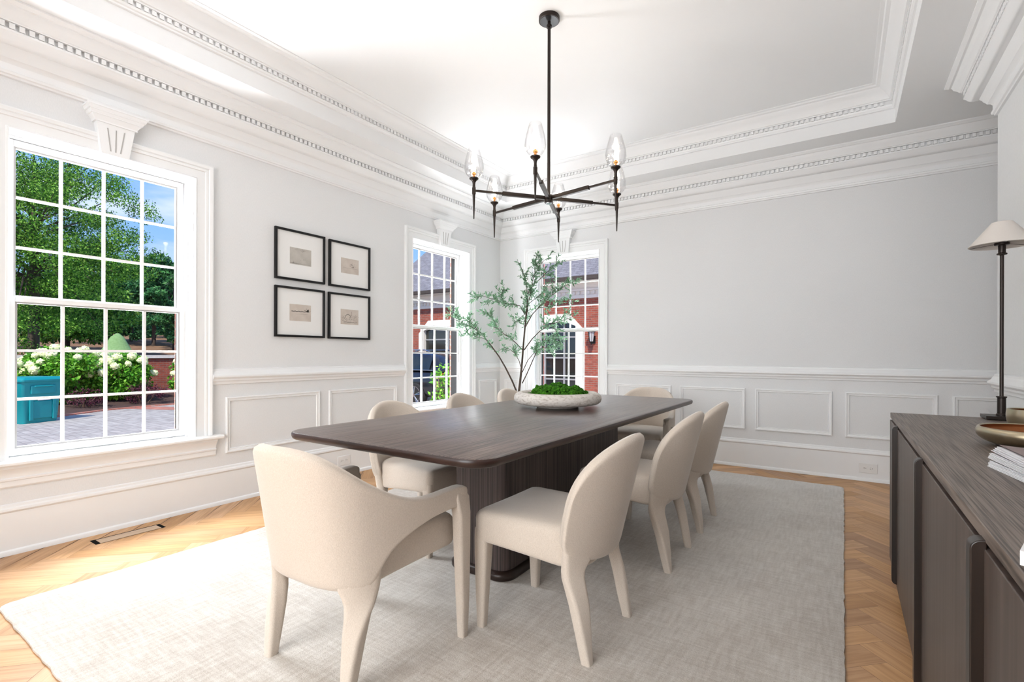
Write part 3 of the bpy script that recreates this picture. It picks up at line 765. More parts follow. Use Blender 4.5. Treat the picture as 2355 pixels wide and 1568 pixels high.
# ------------------------------------------------------------------ bowl with moss on the table
M['stone'] = noise_color(mat('travertine', rough=0.75), (0.36, 0.31, 0.26), (0.60, 0.565, 0.52), (1, 1, 2.2), 38, 6, bump=0.5, lo=0.30, hi=0.52, dist=0.002)
BX, BY = 2.310, -2.570
bowl = empty('stone_bowl', (BX, BY, 0.79), label='wide low cream stone bowl with a fat rounded rim on the dining table', cat='bowl')
prof = [(0.0, 0.0), (0.15, 0.0), (0.158, 0.004), (0.16, 0.012), (0.20, 0.018), (0.26, 0.022), (0.295, 0.030), (0.314, 0.045), (0.320, 0.065), (0.316, 0.086), (0.302, 0.103), (0.283, 0.112), (0.262, 0.112), (0.245, 0.102), (0.235, 0.088), (0.215, 0.070), (0.15, 0.055), (0.0, 0.05)]
mb = MB(); mb.lathe(prof, seg=72, caps=False); mb.build('bowl_body', M['stone'], bowl, angle=60); bowl.scale = (0.94, 0.94, 0.92)
M['moss'] = noise_color(mat('moss', rough=0.9, spec=0.1), (0.010, 0.055, 0.004), (0.065, 0.23, 0.015), (1, 1, 1), 60, 4, bump=0.6, lo=0.35, hi=0.7)
def ico(mb, c, r, rndm, sub=1, sq=1.0):
    bm = bmesh.new(); bmesh.ops.create_icosphere(bm, subdivisions=sub, radius=1.0)
    vs = []
    for v in bm.verts:
        k_ = r*rndm.uniform(0.82, 1.15); vs.append((c[0]+v.co.x*k_, c[1]+v.co.y*k_, c[2]+v.co.z*k_*sq))
    fs = [tuple(v.index for v in f.verts) for f in bm.faces]; bm.free(); mb.add(vs, fs)
rnd = random.Random(8)
def dome(nx_, amp=0.085):
    return 0.068 + amp*max(0, 1-nx_**2.2)
mb = MB(); mb.lathe([(0.0, 0.050+0.085), (0.10, 0.125), (0.18, 0.095), (0.235, 0.068), (0.2, 0.06), (0, 0.058)], seg=32, caps=False)
clumps = [(rnd.uniform(-0.16, 0.16), rnd.uniform(-0.16, 0.16), rnd.uniform(0.8, 1.25)) for _ in range(20)]
for i in range(420):
    a = rnd.uniform(0, 2*PI); q = math.sqrt(rnd.random())*0.222
    x_, y_ = q*math.cos(a), q*math.sin(a)
    bump_ = max([0.028*c[2]*math.exp(-((x_-c[0])**2+(y_-c[1])**2)/0.0016) for c in clumps])
    z = dome(q/0.235) + bump_ - 0.004; R = rnd.uniform(0.013, 0.024)
    ico(mb, (x_, y_, z), R, rnd)
    for j in range(5):
        d = Vector((rnd.gauss(0, 1), rnd.gauss(0, 1), rnd.uniform(0.0, 1.4))).normalized()*R*0.85
        ico(mb, (x_+d.x, y_+d.y, z+d.z), R*rnd.uniform(0.3, 0.5), rnd)
mo = mb.build('moss', M['moss'], angle=80); mo.location = (BX, BY, 0.79); mo.scale = (0.94, 0.94, 0.86)
tag(mo, 'mounded bright green preserved moss filling the stone bowl', 'moss', kind='stuff')

# ------------------------------------------------------------------ sideboard
SX, SH = 4.150, 0.86
SY0, SY1 = -4.86, -2.40
SXB = RX - 0.045
sb = empty('sideboard', ((SX+SXB)/2, (SY0+SY1)/2, 0), label='long dark brown oak sideboard with tall rounded door pulls against the right wall', cat='sideboard')
ox, oy = (SX+SXB)/2, (SY0+SY1)/2
def sbx(mb, x0, x1, y0, y1, z0, z1): return mb.box(x0-ox, x1-ox, y0-oy, y1-oy, z0, z1)
mb = MB(); sbx(mb, SX+0.012, SXB, SY0+0.004, SY1-0.004, 0.10, SH-0.030); mb.build('carcass', M['side_door'], sb, smooth=False, bevel=0.003)
mb = MB(); sbx(mb, SX-0.002, SXB, SY0, SY1, SH-0.026, SH); mb.build('top', M['side_top'], sb, smooth=False, bevel=0.002)
mb = MB(); sbx(mb, SX+0.002, SX+0.03, SY0, SY1, 0.095, 0.118); mb.build('bottom_rail', M['side_door'], sb, smooth=False, bevel=0.002)
mb = MB(); sbx(mb, SX+0.07, SXB-0.03, SY0+0.08, SY1-0.08, 0.0, 0.10); mb.build('plinth', M['side_dark'], sb, smooth=False)
edges = [SY1-0.004, -2.815, -3.640, -4.430, SY0+0.004]
for i in range(4):
    a, b = edges[i+1], edges[i]
    mb = MB(); sbx(mb, SX-0.004, SX+0.012, a+0.003, b-0.003, 0.126, SH-0.036)
    d = mb.build('door', M['side_door'], sb, smooth=False, bevel=0.002)
    if i == 3: continue
    # pull: a dark full-height fin with rounded ends at the door's near edge, near-side shade put into its colour
    yc = a; z0, z1, pr, r = 0.140, 0.838, 0.018, 0.017
    out_ = [(0.0, z0)]
    prof2 = []
    for j in range(7): q = j/6*PI/2; prof2.append((pr-r+r*math.cos(PI*1.5+q), z0+r+r*math.sin(PI*1.5+q)))
    for j in range(7): q = j/6*PI/2; prof2.append((pr-r+r*math.cos(q), z1-r+r*math.sin(q)))
    poly = [(-0.004, z0)] + prof2 + [(-0.004, z1)]
    mb = MB()
    mb.loft([[(SX-0.004-px_-ox, yy-oy, pz_) for px_, pz_ in poly] for yy in (yc+0.030, yc-0.004)])
    pl = mb.build('pull', M['side_dark'], d, angle=40, bevel=0.002)

# accent chair beyond the sideboard (dark posts and a white cushion edge)
ac = empty('accent_chair', (4.46, -1.75, 0), label='dark wood framed chair with a white cushion standing beyond the far end of the sideboard', cat='chair')
M['white_fabric'] = mat('white_cushion', (0.80, 0.79, 0.77), 0.9, sheen=0.3)
for x_, y_, h in ((-0.24, 0.30, 0.613), (-0.24, -0.30, 0.613), (0.24, 0.30, 0.70), (0.24, -0.30, 0.70)):
    mb = MB(); mb.loft([rr_ring(x_, y_, z, 0.012, 0.028, 0.010) for z in (0, h-0.01)] + [rr_ring(x_, y_, h, 0.006, 0.018, 0.006)])
    mb.build('leg', M['side_dark'], ac, angle=40)
for y_ in (0.30, -0.30):
    mb = MB(); mb.tube([(-0.24, y_, 0.55), (0.24, y_, 0.57)], 0.012); mb.build('armrest', M['side_dark'], ac)
mb = MB(); mb.box(-0.25, 0.24, -0.28, 0.28, 0.31, 0.335); mb.build('seat_frame', M['side_dark'], ac, smooth=False, bevel=0.004)
mb = MB(); rings = []
for ins, z in ((0.03, 0.335), (0.006, 0.35), (0.0, 0.385), (0.006, 0.42), (0.03, 0.435), (0.08, 0.44)):
    rings.append([(x_, y_, z) for x_, y_ in offset_rr(-0.262, 0.22, -0.272, 0.272, 0.06, -ins)])
mb.loft(rings); mb.build('cushion', M['white_fabric'], ac, angle=60)
mb = MB(); rings = []
for ins, x_ in ((0.03, 0.16), (0.0, 0.18), (0.0, 0.22), (0.03, 0.235)):
    rings.append([(x_, a, b) for a, b in offset_rr(-0.27, 0.27, 0.44, 0.74, 0.08, -ins)])
mb.loft(rings); mb.build('backrest', M['white_fabric'], ac, angle=60)

# ------------------------------------------------------------------ table lamp
LX, LY = 4.548, -2.455
lp = empty('table_lamp', (LX, LY, SH), label='tall slender bronze table lamp with a shallow cream cone shade on the sideboard', cat='lamp')
mb = MB(); mb.box(-0.058, 0.058, -0.058, 0.058, 0.0, 0.003)
mb.box(-0.062, 0.062, -0.062, 0.062, 0.003, 0.018); mb.build('base', M['bronze'], lp, smooth=False, bevel=0.004)
mb = MB(); mb.lathe([(0.019, 0.018), (0.019, 0.024), (0.0155, 0.028), (0.0150, 0.098), (0.0185, 0.101), (0.0185, 0.106), (0.0080, 0.107), (0.0072, 0.110), (0.0072, 0.748), (0.009, 0.750), (0.0175, 0.752), (0.0185, 0.757), (0.0130, 0.761), (0.0135, 0.794), (0.026, 0.796), (0.027, 0.806), (0.005, 0.807), (0.004, 0.85)], seg=28)
mb.build('stem', M['bronze'], lp, angle=35)
mb = MB(); seg = 48
o_p = [(0.113, 0.794), (0.116, 0.796), (0.036, 0.900), (0.034, 0.900)]
mb.lathe(o_p + [(0.034, 0.898), (0.112, 0.796), (0.113, 0.794)], seg=seg, caps=False)
sh = mb.build('shade', M['shade'], lp, angle=50)
mb = MB()
for a in (0.6, 2.7, 4.8): mb.tube([(0.02*math.cos(a), 0.02*math.sin(a), 0.803), (0.112*math.cos(a), 0.112*math.sin(a), 0.797)], 0.0010, 5)
mb.build('spider', M['bronze'], lp)
mb = MB(); mb.lathe([(0.010, 0.807), (0.018, 0.830), (0.020, 0.845), (0.014, 0.860), (0.0, 0.866)], seg=18); mb.build('bulb', mat('frosted_bulb', (0.85, 0.85, 0.82), 0.3), lp)

# ------------------------------------------------------------------ metal bowls, magazines, open book
M['brass'] = mat('brushed_brass', (0.42, 0.36, 0.25), 0.28, metal=1.0)
M['copper'] = noise_color(mat('copper_lining', rough=0.35, metal=0.6), (0.16, 0.05, 0.015), (0.30, 0.10, 0.03), (1, 1, 1), 8, 3)
def metal_bowl(loc, R, Hh, foot, label, grp):
    t = empty('metal_bowl', loc, label=label, cat='bowl', group=grp)
    pr = []
    for i in range(15):
        a = -PI/2 + i/14*(PI*0.62); pr.append((foot + (R-foot)*max(0, math.cos(a))**0.8, Hh*0.62 + Hh*0.62*math.sin(a)))
    k_ = Hh/pr[-1][1]; pr = [(r_, z*k_) for r_, z in pr]
    mb = MB(); mb.lathe([(0, pr[0][1])] + pr + [(pr[-1][0]-0.003, Hh+0.001), (pr[-1][0]-0.006, Hh-0.002)], seg=56, caps=False); mb.build('outer_shell', M['brass'], t, angle=60)
    inn = [(max(0.0, r_-0.005), z+0.006) for r_, z in pr[:-1]] + [(pr[-1][0]-0.005, Hh-0.001)]
    mb = MB(); mb.lathe([(0, inn[0][1])] + inn, seg=56, caps=False); mb.build('lining', M['copper'], t, angle=60)
    return t
metal_bowl((4.462, -3.36, SH), 0.150, 0.060, 0.045, 'shallow brushed brass bowl with a copper inside, behind the magazines on the sideboard', 'brass bowls on the sideboard')
metal_bowl((4.542, -2.941, SH), 0.075, 0.088, 0.03, 'taller brushed brass bowl at the picture edge, between the lamp and the shallow bowl', 'brass bowls on the sideboard')
M['paper'] = mat('magazine_paper', (0.78, 0.78, 0.80), 0.6)
M['cover'] = noise_color(mat('magazine_cover', rough=0.3), (0.045, 0.03, 0.03), (0.20, 0.09, 0.09), (6, 2, 1), 2.5, 3)
rnd = random.Random(12)
def magazine(z0, th, rot, dx, dy, label, fan):
    t = empty('magazine', (4.272+dx, -4.03+dy, z0), rz=rot, label=label, cat='magazine', group='magazines stacked on the sideboard')
    Wd, Ln = 0.30, 0.235; ns = 7
    for i in range(ns):      # page signatures, slightly fanned, curling up at the free edge
        mb = MB(); o_ = fan*(i-ns/2)+rnd.uniform(-0.002, 0.002); z = i*th/ns
        g = lambda q: 0.004*math.exp(-q/0.05)*(i+1)/ns
        qs = [0, 0.012, 0.03, 0.06, 0.12, 0.2, Wd]
        mb.loft([[(q+o_, 0.001*i, z+g(q)), (q+o_, Ln-0.001*i, z+g(q)), (q+o_, Ln-0.001*i, z+th/ns*0.93+g(q)), (q+o_, 0.001*i, z+th/ns*0.93+g(q))] for q in qs])
        mb.build('pages', M['paper'], t, smooth=False)
    mb = MB(); g = lambda q: 0.0065*math.exp(-q/0.06)
    mb.loft([[(q+0.004+fan*ns/2, -0.002, th+g(q)), (q+0.004+fan*ns/2, Ln+0.002, th+g(q)), (q+0.004+fan*ns/2, Ln+0.002, th+0.0012+g(q)), (q+0.004+fan*ns/2, -0.002, th+0.0012+g(q))] for q in (0, 0.02, 0.04, 0.07, 0.12, 0.2, Wd)])
    mb.build('cover', M['cover'], t, smooth=False)
    return t
magazine(SH, 0.0135, 0.16, 0.030, 0.0, 'bottom magazine of the stack with dark covers near the sideboard edge', 0.0006)
magazine(SH+0.0210, 0.0120, 0.12, 0.022, 0.004, 'middle magazine of the stack on the sideboard', 0.0008)
magazine(SH+0.0405, 0.0095, 0.06, 0.020, 0.006, 'top magazine of the stack, its dark red-brown cover lifting at the corner', 0.0015)
bk = empty('open_book', (4.120, -4.615, SH), rz=-0.30, label='white open book at the near end of the sideboard, one corner over the edge', cat='book')
mb = MB(); mb.loft([[(q, 0, 0.001+h), (q, 0.26, 0.001+h), (q, 0.26, 0.016+h*1.2+0.004), (q, 0, 0.016+h*1.2+0.004)] for q, h in ((0.03, 0.004), (0.06, 0.002), (0.12, 0.0), (0.20, 0.0), (0.215, 0.0))]); mb.build('pages', M['paper'], bk, angle=50)
mb = MB(); mb.loft([[(q, 0, 0.001), (q, 0.26, 0.001), (q, 0.26, 0.021+h), (q, 0, 0.021+h)] for q, h in ((0.217, 0.0), (0.25, 0.003), (0.32, 0.002), (0.40, -0.004))]); mb.build('pages', M['paper'], bk, angle=50)

# ------------------------------------------------------------------ chandelier
CX, CY, CZ = 2.345, -2.761, 2.172
ch = empty('chandelier', (CX, CY, CZ), label='six-arm dark bronze chandelier with clear glass tulip shades hanging over the dining table', cat='chandelier')
def rel(p): return p
M['canopy_face'] = mat('canopy_face', (0.05, 0.05, 0.052), 0.30, metal=0.6)
mb = MB(); mb.lathe([(0.0, TOP-CZ-0.026), (0.066, TOP-CZ-0.026), (0.068, TOP-CZ-0.024), (0.068, TOP-CZ)], seg=48); mb.build('canopy', M['bronze'], ch, angle=40)
mb = MB(); mb.lathe([(0.0, TOP-CZ-0.0275), (0.060, TOP-CZ-0.0275), (0.060, TOP-CZ-0.026)], seg=40); mb.build('canopy_plate', M['canopy_face'], ch, angle=40)
mb = MB(); mb.lathe([(0.0105, -0.02), (0.0105, TOP-CZ-0.066), (0.018, TOP-CZ-0.066), (0.018, TOP-CZ-0.052), (0.0105, TOP-CZ-0.050), (0.0105, TOP-CZ-0.026)], seg=20); mb.build('rod', M['bronze'], ch, angle=40)
mb = MB(); mb.lathe([(0.0, -0.030), (0.026, -0.030), (0.028, -0.028), (0.028, 0.018), (0.020, 0.022), (0.0, 0.022)], seg=24); mb.build('hub', M['bronze'], ch, angle=40)
M['chrome'] = mat('polished_cap', (0.55, 0.58, 0.62), 0.12, metal=1.0)
mb = MB(); mb.lathe([(0.0, -0.036), (0.018, -0.036), (0.020, -0.033), (0.020, -0.030)], seg=24); mb.build('finial', M['chrome'], ch, angle=40)
def shade_glass():
    mm = bpy.data.materials.new('clear_shade_glass'); mm.use_nodes = True; nt = mm.node_tree; nt.nodes.clear(); l = nt.links.new
    o = nt.nodes.new('ShaderNodeOutputMaterial'); mx = nt.nodes.new('ShaderNodeMixShader')
    tr = nt.nodes.new('ShaderNodeBsdfTransparent'); tr.inputs[0].default_value = (0.985, 0.985, 0.99, 1)
    gl = nt.nodes.new('ShaderNodeBsdfGlossy'); gl.inputs['Roughness'].default_value = 0.04
    lw = nt.nodes.new('ShaderNodeLayerWeight'); lw.inputs[0].default_value = 0.25
    mr = nt.nodes.new('ShaderNodeMapRange'); mr.inputs['To Min'].default_value = 0.03; mr.inputs['To Max'].default_value = 0.6
    l(lw.outputs['Facing'], mr.inputs['Value']); l(mr.outputs[0], mx.inputs[0])
    l(tr.outputs[0], mx.inputs[1]); l(gl.outputs[0], mx.inputs[2]); l(mx.outputs[0], o.inputs[0]); return mm
M['shade_glass'] = shade_glass()
M['bulb'] = mat('lit_bulb', (1, 0.9, 0.75), 0.3, emit=(1.0, 0.86, 0.66), estr=22)
M['brass_socket'] = mat('brass_socket', (0.55, 0.25, 0.08), 0.3, metal=0.9)
R_A = 0.500
for kq in range(6):
    a = math.radians(-128.84 + 60*kq); c, s = math.cos(a), math.sin(a)
    def fr(r_, z, off=0): return (r_*c - off*s, r_*s + off*c, z)
    mb = MB()
    for r0, r1, hw in ((0.022, 0.315, 0.0115), (0.315, R_A-0.008, 0.0065)):
        mb.loft([[fr(r_, -hw, -hw), fr(r_, -hw, hw), fr(r_, hw, hw), fr(r_, hw, -hw)] for r_ in (r0, r1)])
    A = mb.build('arm', M['bronze'], ch, smooth=False, bevel=0.0015)
    px_, py_ = R_A*c, R_A*s
    mb = MB(); mb.lathe([(0.0015, -0.178), (0.0035, -0.174), (0.0085, -0.030), (0.0100, -0.022), (0.0120, -0.020), (0.0120, 0.018), (0.0095, 0.020), (0.0085, 0.040), (0.0105, 0.052), (0.017, 0.063), (0.028, 0.071), (0.029, 0.077), (0.010, 0.079)], (px_, py_, 0), seg=20)
    mb.build('candle_stem', M['bronze'], A, angle=40)
    def rib(r_, z, ang, z1=0.13): return r_*(1+0.035*math.cos(12*ang)*max(0, min(1, (0.20-z)/0.06)))
    pr = [(0.012, 0.079), (0.030, 0.084), (0.044, 0.096), (0.055, 0.116), (0.0595, 0.140), (0.0585, 0.165), (0.053, 0.195), (0.044, 0.228), (0.034, 0.262)]
    inn = [(r_-0.002, z+0.0015) for r_, z in pr[::-1]]
    mb = MB(); mb.lathe(pr + inn, (px_, py_, 0), seg=48, caps=False, rfun=rib); mb.build('glass_shade', M['shade_glass'], A, angle=60)
    mb = MB(); mb.lathe([(0.007, 0.079), (0.007, 0.098), (0.013, 0.100), (0.013, 0.108), (0.006, 0.110), (0.006, 0.118)], (px_, py_, 0), seg=16); mb.build('socket', M['brass_socket'], A, angle=40)
    mb = MB(); mb.lathe([(0.0, 0.116), (0.006, 0.118), (0.011, 0.128), (0.0125, 0.140), (0.0095, 0.158), (0.005, 0.176), (0.001, 0.190)], (px_, py_, 0), seg=16); mb.build('bulb', M['bulb'], A)
    light('bulb_light', 'POINT', (CX+px_, CY+py_, CZ+0.21), 0.9, (1.0, 0.82, 0.6), radius=0.02)

# ------------------------------------------------------------------ framed prints
def sketch_lines(parent, z_off, fn, strokes, m_):
    mb = MB()
    for s in strokes:
        pts = [Vector(p) for p in s[1]]; wd = s[0]
        for a, b in zip(pts, pts[1:]):
            d = (b-a); 
            if d.length == 0: continue
            n_ = Vector((-d.y, d.x)).normalized()*wd
            mb.add([fn(a-n_, z_off), fn(b-n_, z_off), fn(b+n_, z_off), fn(a+n_, z_off)], [(0, 1, 2, 3)])
    mb.build('drawing', m_, parent, smooth=False, normals=False)
M['ink'] = mat('sketch_ink', (0.11, 0.10, 0.09), 0.9)
M['ink2'] = mat('pale_ink', (0.34, 0.31, 0.28), 0.9)
M['print_a'] = noise_color(mat('old_paper', rough=0.95, spec=0.1), (0.44, 0.415, 0.375), (0.52, 0.495, 0.455), (1, 1, 1), 14, 4)
M['print_b'] = noise_color(mat('old_paper_b', rough=0.95, spec=0.1), (0.52, 0.455, 0.405), (0.60, 0.545, 0.49), (1, 1, 1), 14, 4)
def cloud(cx_, cy_, rx, ry, n_, rr, seed):
    r_ = random.Random(seed); out = []
    for _ in range(n_):
        x_, y_ = cx_+r_.gauss(0, rx), cy_+r_.gauss(0, ry); out.append((rr*r_.uniform(0.5, 1.3), [(x_, y_), (x_+r_.uniform(-0.01, 0.01), y_+r_.uniform(-0.004, 0.004))]))
    return out
def hline(x0, x1, y_, wd=0.0005, seed=1, amp=0.0006):
    r_ = random.Random(seed); n_ = 14; return (wd, [(lerp(x0, x1, i/n_), y_+r_.uniform(-amp, amp)) for i in range(n_+1)])
arts = [
    ((-3.265, -2.790), (1.783, 2.216), 'print_a', 'black framed print of a grey sketch with a dark tuft, upper left of four',
     cloud(0.02, 0.055, 0.012, 0.006, 40, 0.0012, 1) + cloud(-0.05, 0.058, 0.015, 0.003, 14, 0.0008, 2) + [hline(-0.09, 0.09, -0.062, 0.0016, 3), (0.002, [(-0.07, -0.062), (-0.07, -0.045)])] + cloud(-0.06, -0.062, 0.02, 0.002, 20, 0.0015, 4) + cloud(0.03, -0.02, 0.03, 0.01, 16, 0.0006, 5)),
    ((-2.745, -2.274), (1.779, 2.209), 'print_b', 'black framed print of a faint pinkish sketch, upper right of the four',
     [hline(-0.08, 0.09, -0.02, 0.0005, 6)] + cloud(0.02, 0.012, 0.016, 0.012, 34, 0.0008, 7) + cloud(0.04, -0.005, 0.01, 0.005, 16, 0.0014, 8)),
    ((-3.265, -2.792), (1.295, 1.726), 'print_b', 'black framed print of a long low skyline, lower left of the four',
     [hline(-0.085, 0.08, 0.012, 0.0034, 9, 0.003), (0.005, [(0.066, 0.01), (0.066, 0.03)]), (0.005, [(0.076, 0.01), (0.076, 0.034)]), hline(-0.05, 0.07, -0.012, 0.0005, 10)] + cloud(0.06, 0.016, 0.012, 0.006, 20, 0.0018, 11)),
    ((-2.750, -2.274), (1.292, 1.723), 'print_b', 'black framed print of a busy ink sketch with an arch, lower right of four',
     [hline(-0.09, 0.09, 0.012, 0.0004, 12), (0.0022, [(-0.02+0.034*math.cos(PI-i/8*PI), 0.0+0.036*math.sin(i/8*PI)-0.012) for i in range(9)]), (0.0012, [(0.02, 0.01), (0.02, 0.052)]), (0.0014, [(-0.09, -0.01), (-0.07, 0.0), (-0.055, -0.02)]), hline(-0.07, 0.085, -0.05, 0.0016, 13, 0.003)]
     + cloud(0.0, -0.03, 0.045, 0.014, 70, 0.0009, 14) + cloud(0.06, 0.0, 0.02, 0.008, 20, 0.0012, 15))]
for (u0, u1), (v0, v1), pm, lab, strokes in arts:
    t = empty('framed_print', (0.0, (u0+u1)/2, (v0+v1)/2), label=lab, cat='picture', group='four framed prints between the windows')
    hw, hh = (u1-u0)/2, (v1-v0)/2
    fn = lambda p: (p[2], p[0], p[1])
    fp = [(0.0, 0.003), (0.0, 0.026), (0.003, 0.028), (0.015, 0.028), (0.018, 0.025), (0.018, 0.003)]
    mb = MB(); sweep(mb, fp, [(-hw, -hh), (hw, -hh), (hw, hh), (-hw, hh)], sign=1, closed=True); mapped(mb, fn).build('frame', M['black'], t, angle=40)
    mb = MB(); mb.box(-hw+0.016, hw-0.016, -hh+0.016, hh-0.016, 0.002, 0.012); mapped(mb, fn).build('mat_board', M['matboard'], t, smooth=False)
    po = -0.003
    mb = MB(); mb.box(-0.102, 0.102, -0.072+po, 0.072+po, 0.011, 0.0128); p_ = mapped(mb, fn).build('print', M[pm], t, smooth=False)
    sketch_lines(p_, 0.0132, lambda q, z: (z, q.x*1.0, q.y*1.0+po), strokes, M['ink'] if pm != 'print_a' else M['ink2'])

# ------------------------------------------------------------------ outlets, floor vent
def outlet(fn, uc, vc, label):
    t = empty('wall_outlet', fn((uc, vc, 0.011)), label=label, cat='outlet', group='white duplex outlets in the baseboards')
    def g(p): q = Vector(fn((uc+p[0], vc+p[1], 0.011+p[2]))); return q - Vector(fn((uc, vc, 0.011)))
    mb = MB(); mb.box(-0.070, 0.070, -0.044, 0.044, -0.002, 0.005); mapped(mb, g).build('cover_plate', M['plate'], t, smooth=False, bevel=0.003)
    for s in (-1, 1):
        mb = MB(); mb.loft([[(s*0.024+x_, y_, z) for x_, y_ in rounded_rect(-0.016, 0.016, -0.017, 0.017, 0.010, 4)] for z in (0.004, 0.0065)])
        r_ = mapped(mb, g).build('receptacle', M['plate'], t, angle=40)
        mb = MB()
        for a, b, w_, h in ((-0.004, 0.006, 0.0045, 0.001), (-0.004, -0.006, 0.0045, 0.001), (0.008, 0.0, 0.0025, 0.0025)): mb.box(s*0.024+a-w_, s*0.024+a+w_, b-h, b+h, 0.0060, 0.0068)
        mapped(mb, g).build('slots', M['slot'], r_, smooth=False)
outlet(LMAP, -2.572, 0.140, 'white duplex outlet in the left wall baseboard, between the two windows')
outlet(BMAP, 4.137, 0.119, 'white duplex outlet in the back wall baseboard, left of the sideboard')
vt = empty('floor_vent', (0.172, -4.320, 0.0), label='flush oak floor vent with black slots along the left wall under the large window', cat='vent')
mb = MB(); mb.box(-0.052, 0.052, -0.185, 0.185, 0.0002, 0.0010); mb.build('slot_frame', M['slot'], vt, smooth=False)
M['vent_oak'] = wood('vent_oak', (0.50, 0.36, 0.24), (0.58, 0.43, 0.30), (60, 4, 1), 0.45, 0.1)
mb = MB(); mb.box(-0.036, 0.050, -0.160, 0.160, 0.0004, 0.0030); mb.build('grille', M['vent_oak'], vt, smooth=False, bevel=0.001)
# ------------------------------------------------------------------ foliage helper
def leaf_mat(name, base, rough=0.6, trans=0.25, spec=0.3):
    mm = bpy.data.materials.new(name); mm.use_nodes = True; nt = mm.node_tree; b = nt.nodes['Principled BSDF']; l = nt.links.new
    at = nt.nodes.new('ShaderNodeAttribute'); at.attribute_name = 'Col'
    mx = nt.nodes.new('ShaderNodeMixRGB'); mx.blend_type = 'MULTIPLY'; mx.inputs[0].default_value = 1; mx.inputs[2].default_value = (*base, 1)
    l(at.outputs['Color'], mx.inputs[1]); l(mx.outputs[0], b.inputs['Base Color']); b.inputs['Roughness'].default_value = rough; b.inputs['Specular IOR Level'].default_value = spec
    tl = nt.nodes.new('ShaderNodeBsdfTranslucent'); ms = nt.nodes.new('ShaderNodeMixShader'); ms.inputs[0].default_value = trans
    o = nt.nodes['Material Output']; l(mx.outputs[0], tl.inputs[0]); l(b.outputs[0], ms.inputs[1]); l(tl.outputs[0], ms.inputs[2]); l(ms.outputs[0], o.inputs[0])
    return mm
def leaf(mb, p, d, up, ln, wd, col, bend=0.12):
    """a small folded leaf: two halves either side of a midrib"""
    d = d.normalized(); s = d.cross(up); s = s.normalized() if s.length > 1e-4 else d.orthogonal().normalized(); n_ = s.cross(d)
    a = p; m1 = p + d*ln*0.45 + n_*ln*bend; tip = p + d*ln
    b = len(mb.v)
    mb.v += [tuple(a), tuple(m1 + s*wd), tuple(tip), tuple(m1 - s*wd)]
    mb.f.append((b, b+1, b+2, b+3)); mb.col.append(col)
def rdir(r_): return Vector((r_.gauss(0, 1), r_.gauss(0, 1), r_.gauss(0, 1))).normalized()

# ------------------------------------------------------------------ olive tree in the corner
ot = empty('olive_tree', (0.62, -0.50, 0), label='slender potted olive tree with silvery green leaves in the corner between two windows', cat='tree')
O0 = Vector((0.62, -0.50, 0))
def bp_(px, py, dy=0.0):
    Y = -0.50 - (max(0, 1190-px)/160*0.75 if px < 1190 else -min(0.12, (px-1190)/150*0.12)) + dy
    return at_y(px, py, Y) - O0
BR = [
 ([(1193,905,-0.02),(1197,870),(1201,830),(1204,790),(1208,745),(1212,700),(1217,665)], 0.017, 0.006, 0.75),
 ([(1190,905),(1178,876),(1163,846),(1148,820),(1131,797),(1117,779),(1104,764),(1085,752),(1064,742),(1045,735)], 0.012, 0.003, 0.42),
 ([(1201,856),(1194,830),(1184,812),(1172,803),(1158,798)], 0.005, 0.002, 0.4),
 ([(1202,805),(1188,790),(1173,777),(1158,767),(1145,758),(1132,748)], 0.006, 0.002, 0.35),
 ([(1201,881),(1211,861),(1229,820),(1240,797),(1256,785),(1275,778),(1292,786)], 0.007, 0.002, 0.45),
 ([(1201,856),(1214,828),(1234,805),(1250,798),(1270,800)], 0.005, 0.002, 0.5),
 ([(1205,805),(1224,779),(1242,761),(1265,746),(1290,738),(1318,728)], 0.007, 0.002, 0.4),
 ([(1207,754),(1224,723),(1238,708),(1265,682),(1295,660),(1325,645)], 0.007, 0.002, 0.3),
 ([(1209,738),(1216,693),(1224,657),(1229,624),(1232,600)], 0.007, 0.002, 0.3),
 ([(1207,723),(1196,703),(1163,698),(1135,688),(1108,680),(1088,686)], 0.006, 0.002, 0.2),
 ([(1214,680),(1209,644),(1200,619),(1196,606)], 0.005, 0.0015, 0.3),
 ([(1224,657),(1244,640),(1262,622),(1280,606)], 0.005, 0.0015, 0.3),
 ([(1226,640),(1240,612),(1252,598),(1264,592)], 0.004, 0.0015, 0.3),
 ([(1117,779),(1098,775),(1080,768),(1068,758)], 0.004, 0.0015, 0.2),
 ([(1104,764),(1082,742),(1058,727),(1036,722)], 0.004, 0.0015, 0.2),
 ([(1238,708),(1262,705),(1290,700),(1316,690)], 0.004, 0.0015, 0.2),
 ([(1148,758),(1130,730),(1118,718)], 0.003, 0.0015, 0.2),
 ([(1213,700),(1240,680),(1258,660),(1270,640)], 0.004, 0.0015, 0.2),
 ([(1265,746),(1280,762),(1290,790)], 0.003, 0.0015, 0.2),
 ([(1163,698),(1150,680),(1160,662)], 0.003, 0.0015, 0.2),
 ([(1210,720),(1190,735),(1186,760)], 0.003, 0.0015, 0.3)]
rnd = random.Random(21)
tm = MB(); lm = MB(); fruit = []
pot_c = bp_(1192, 905)
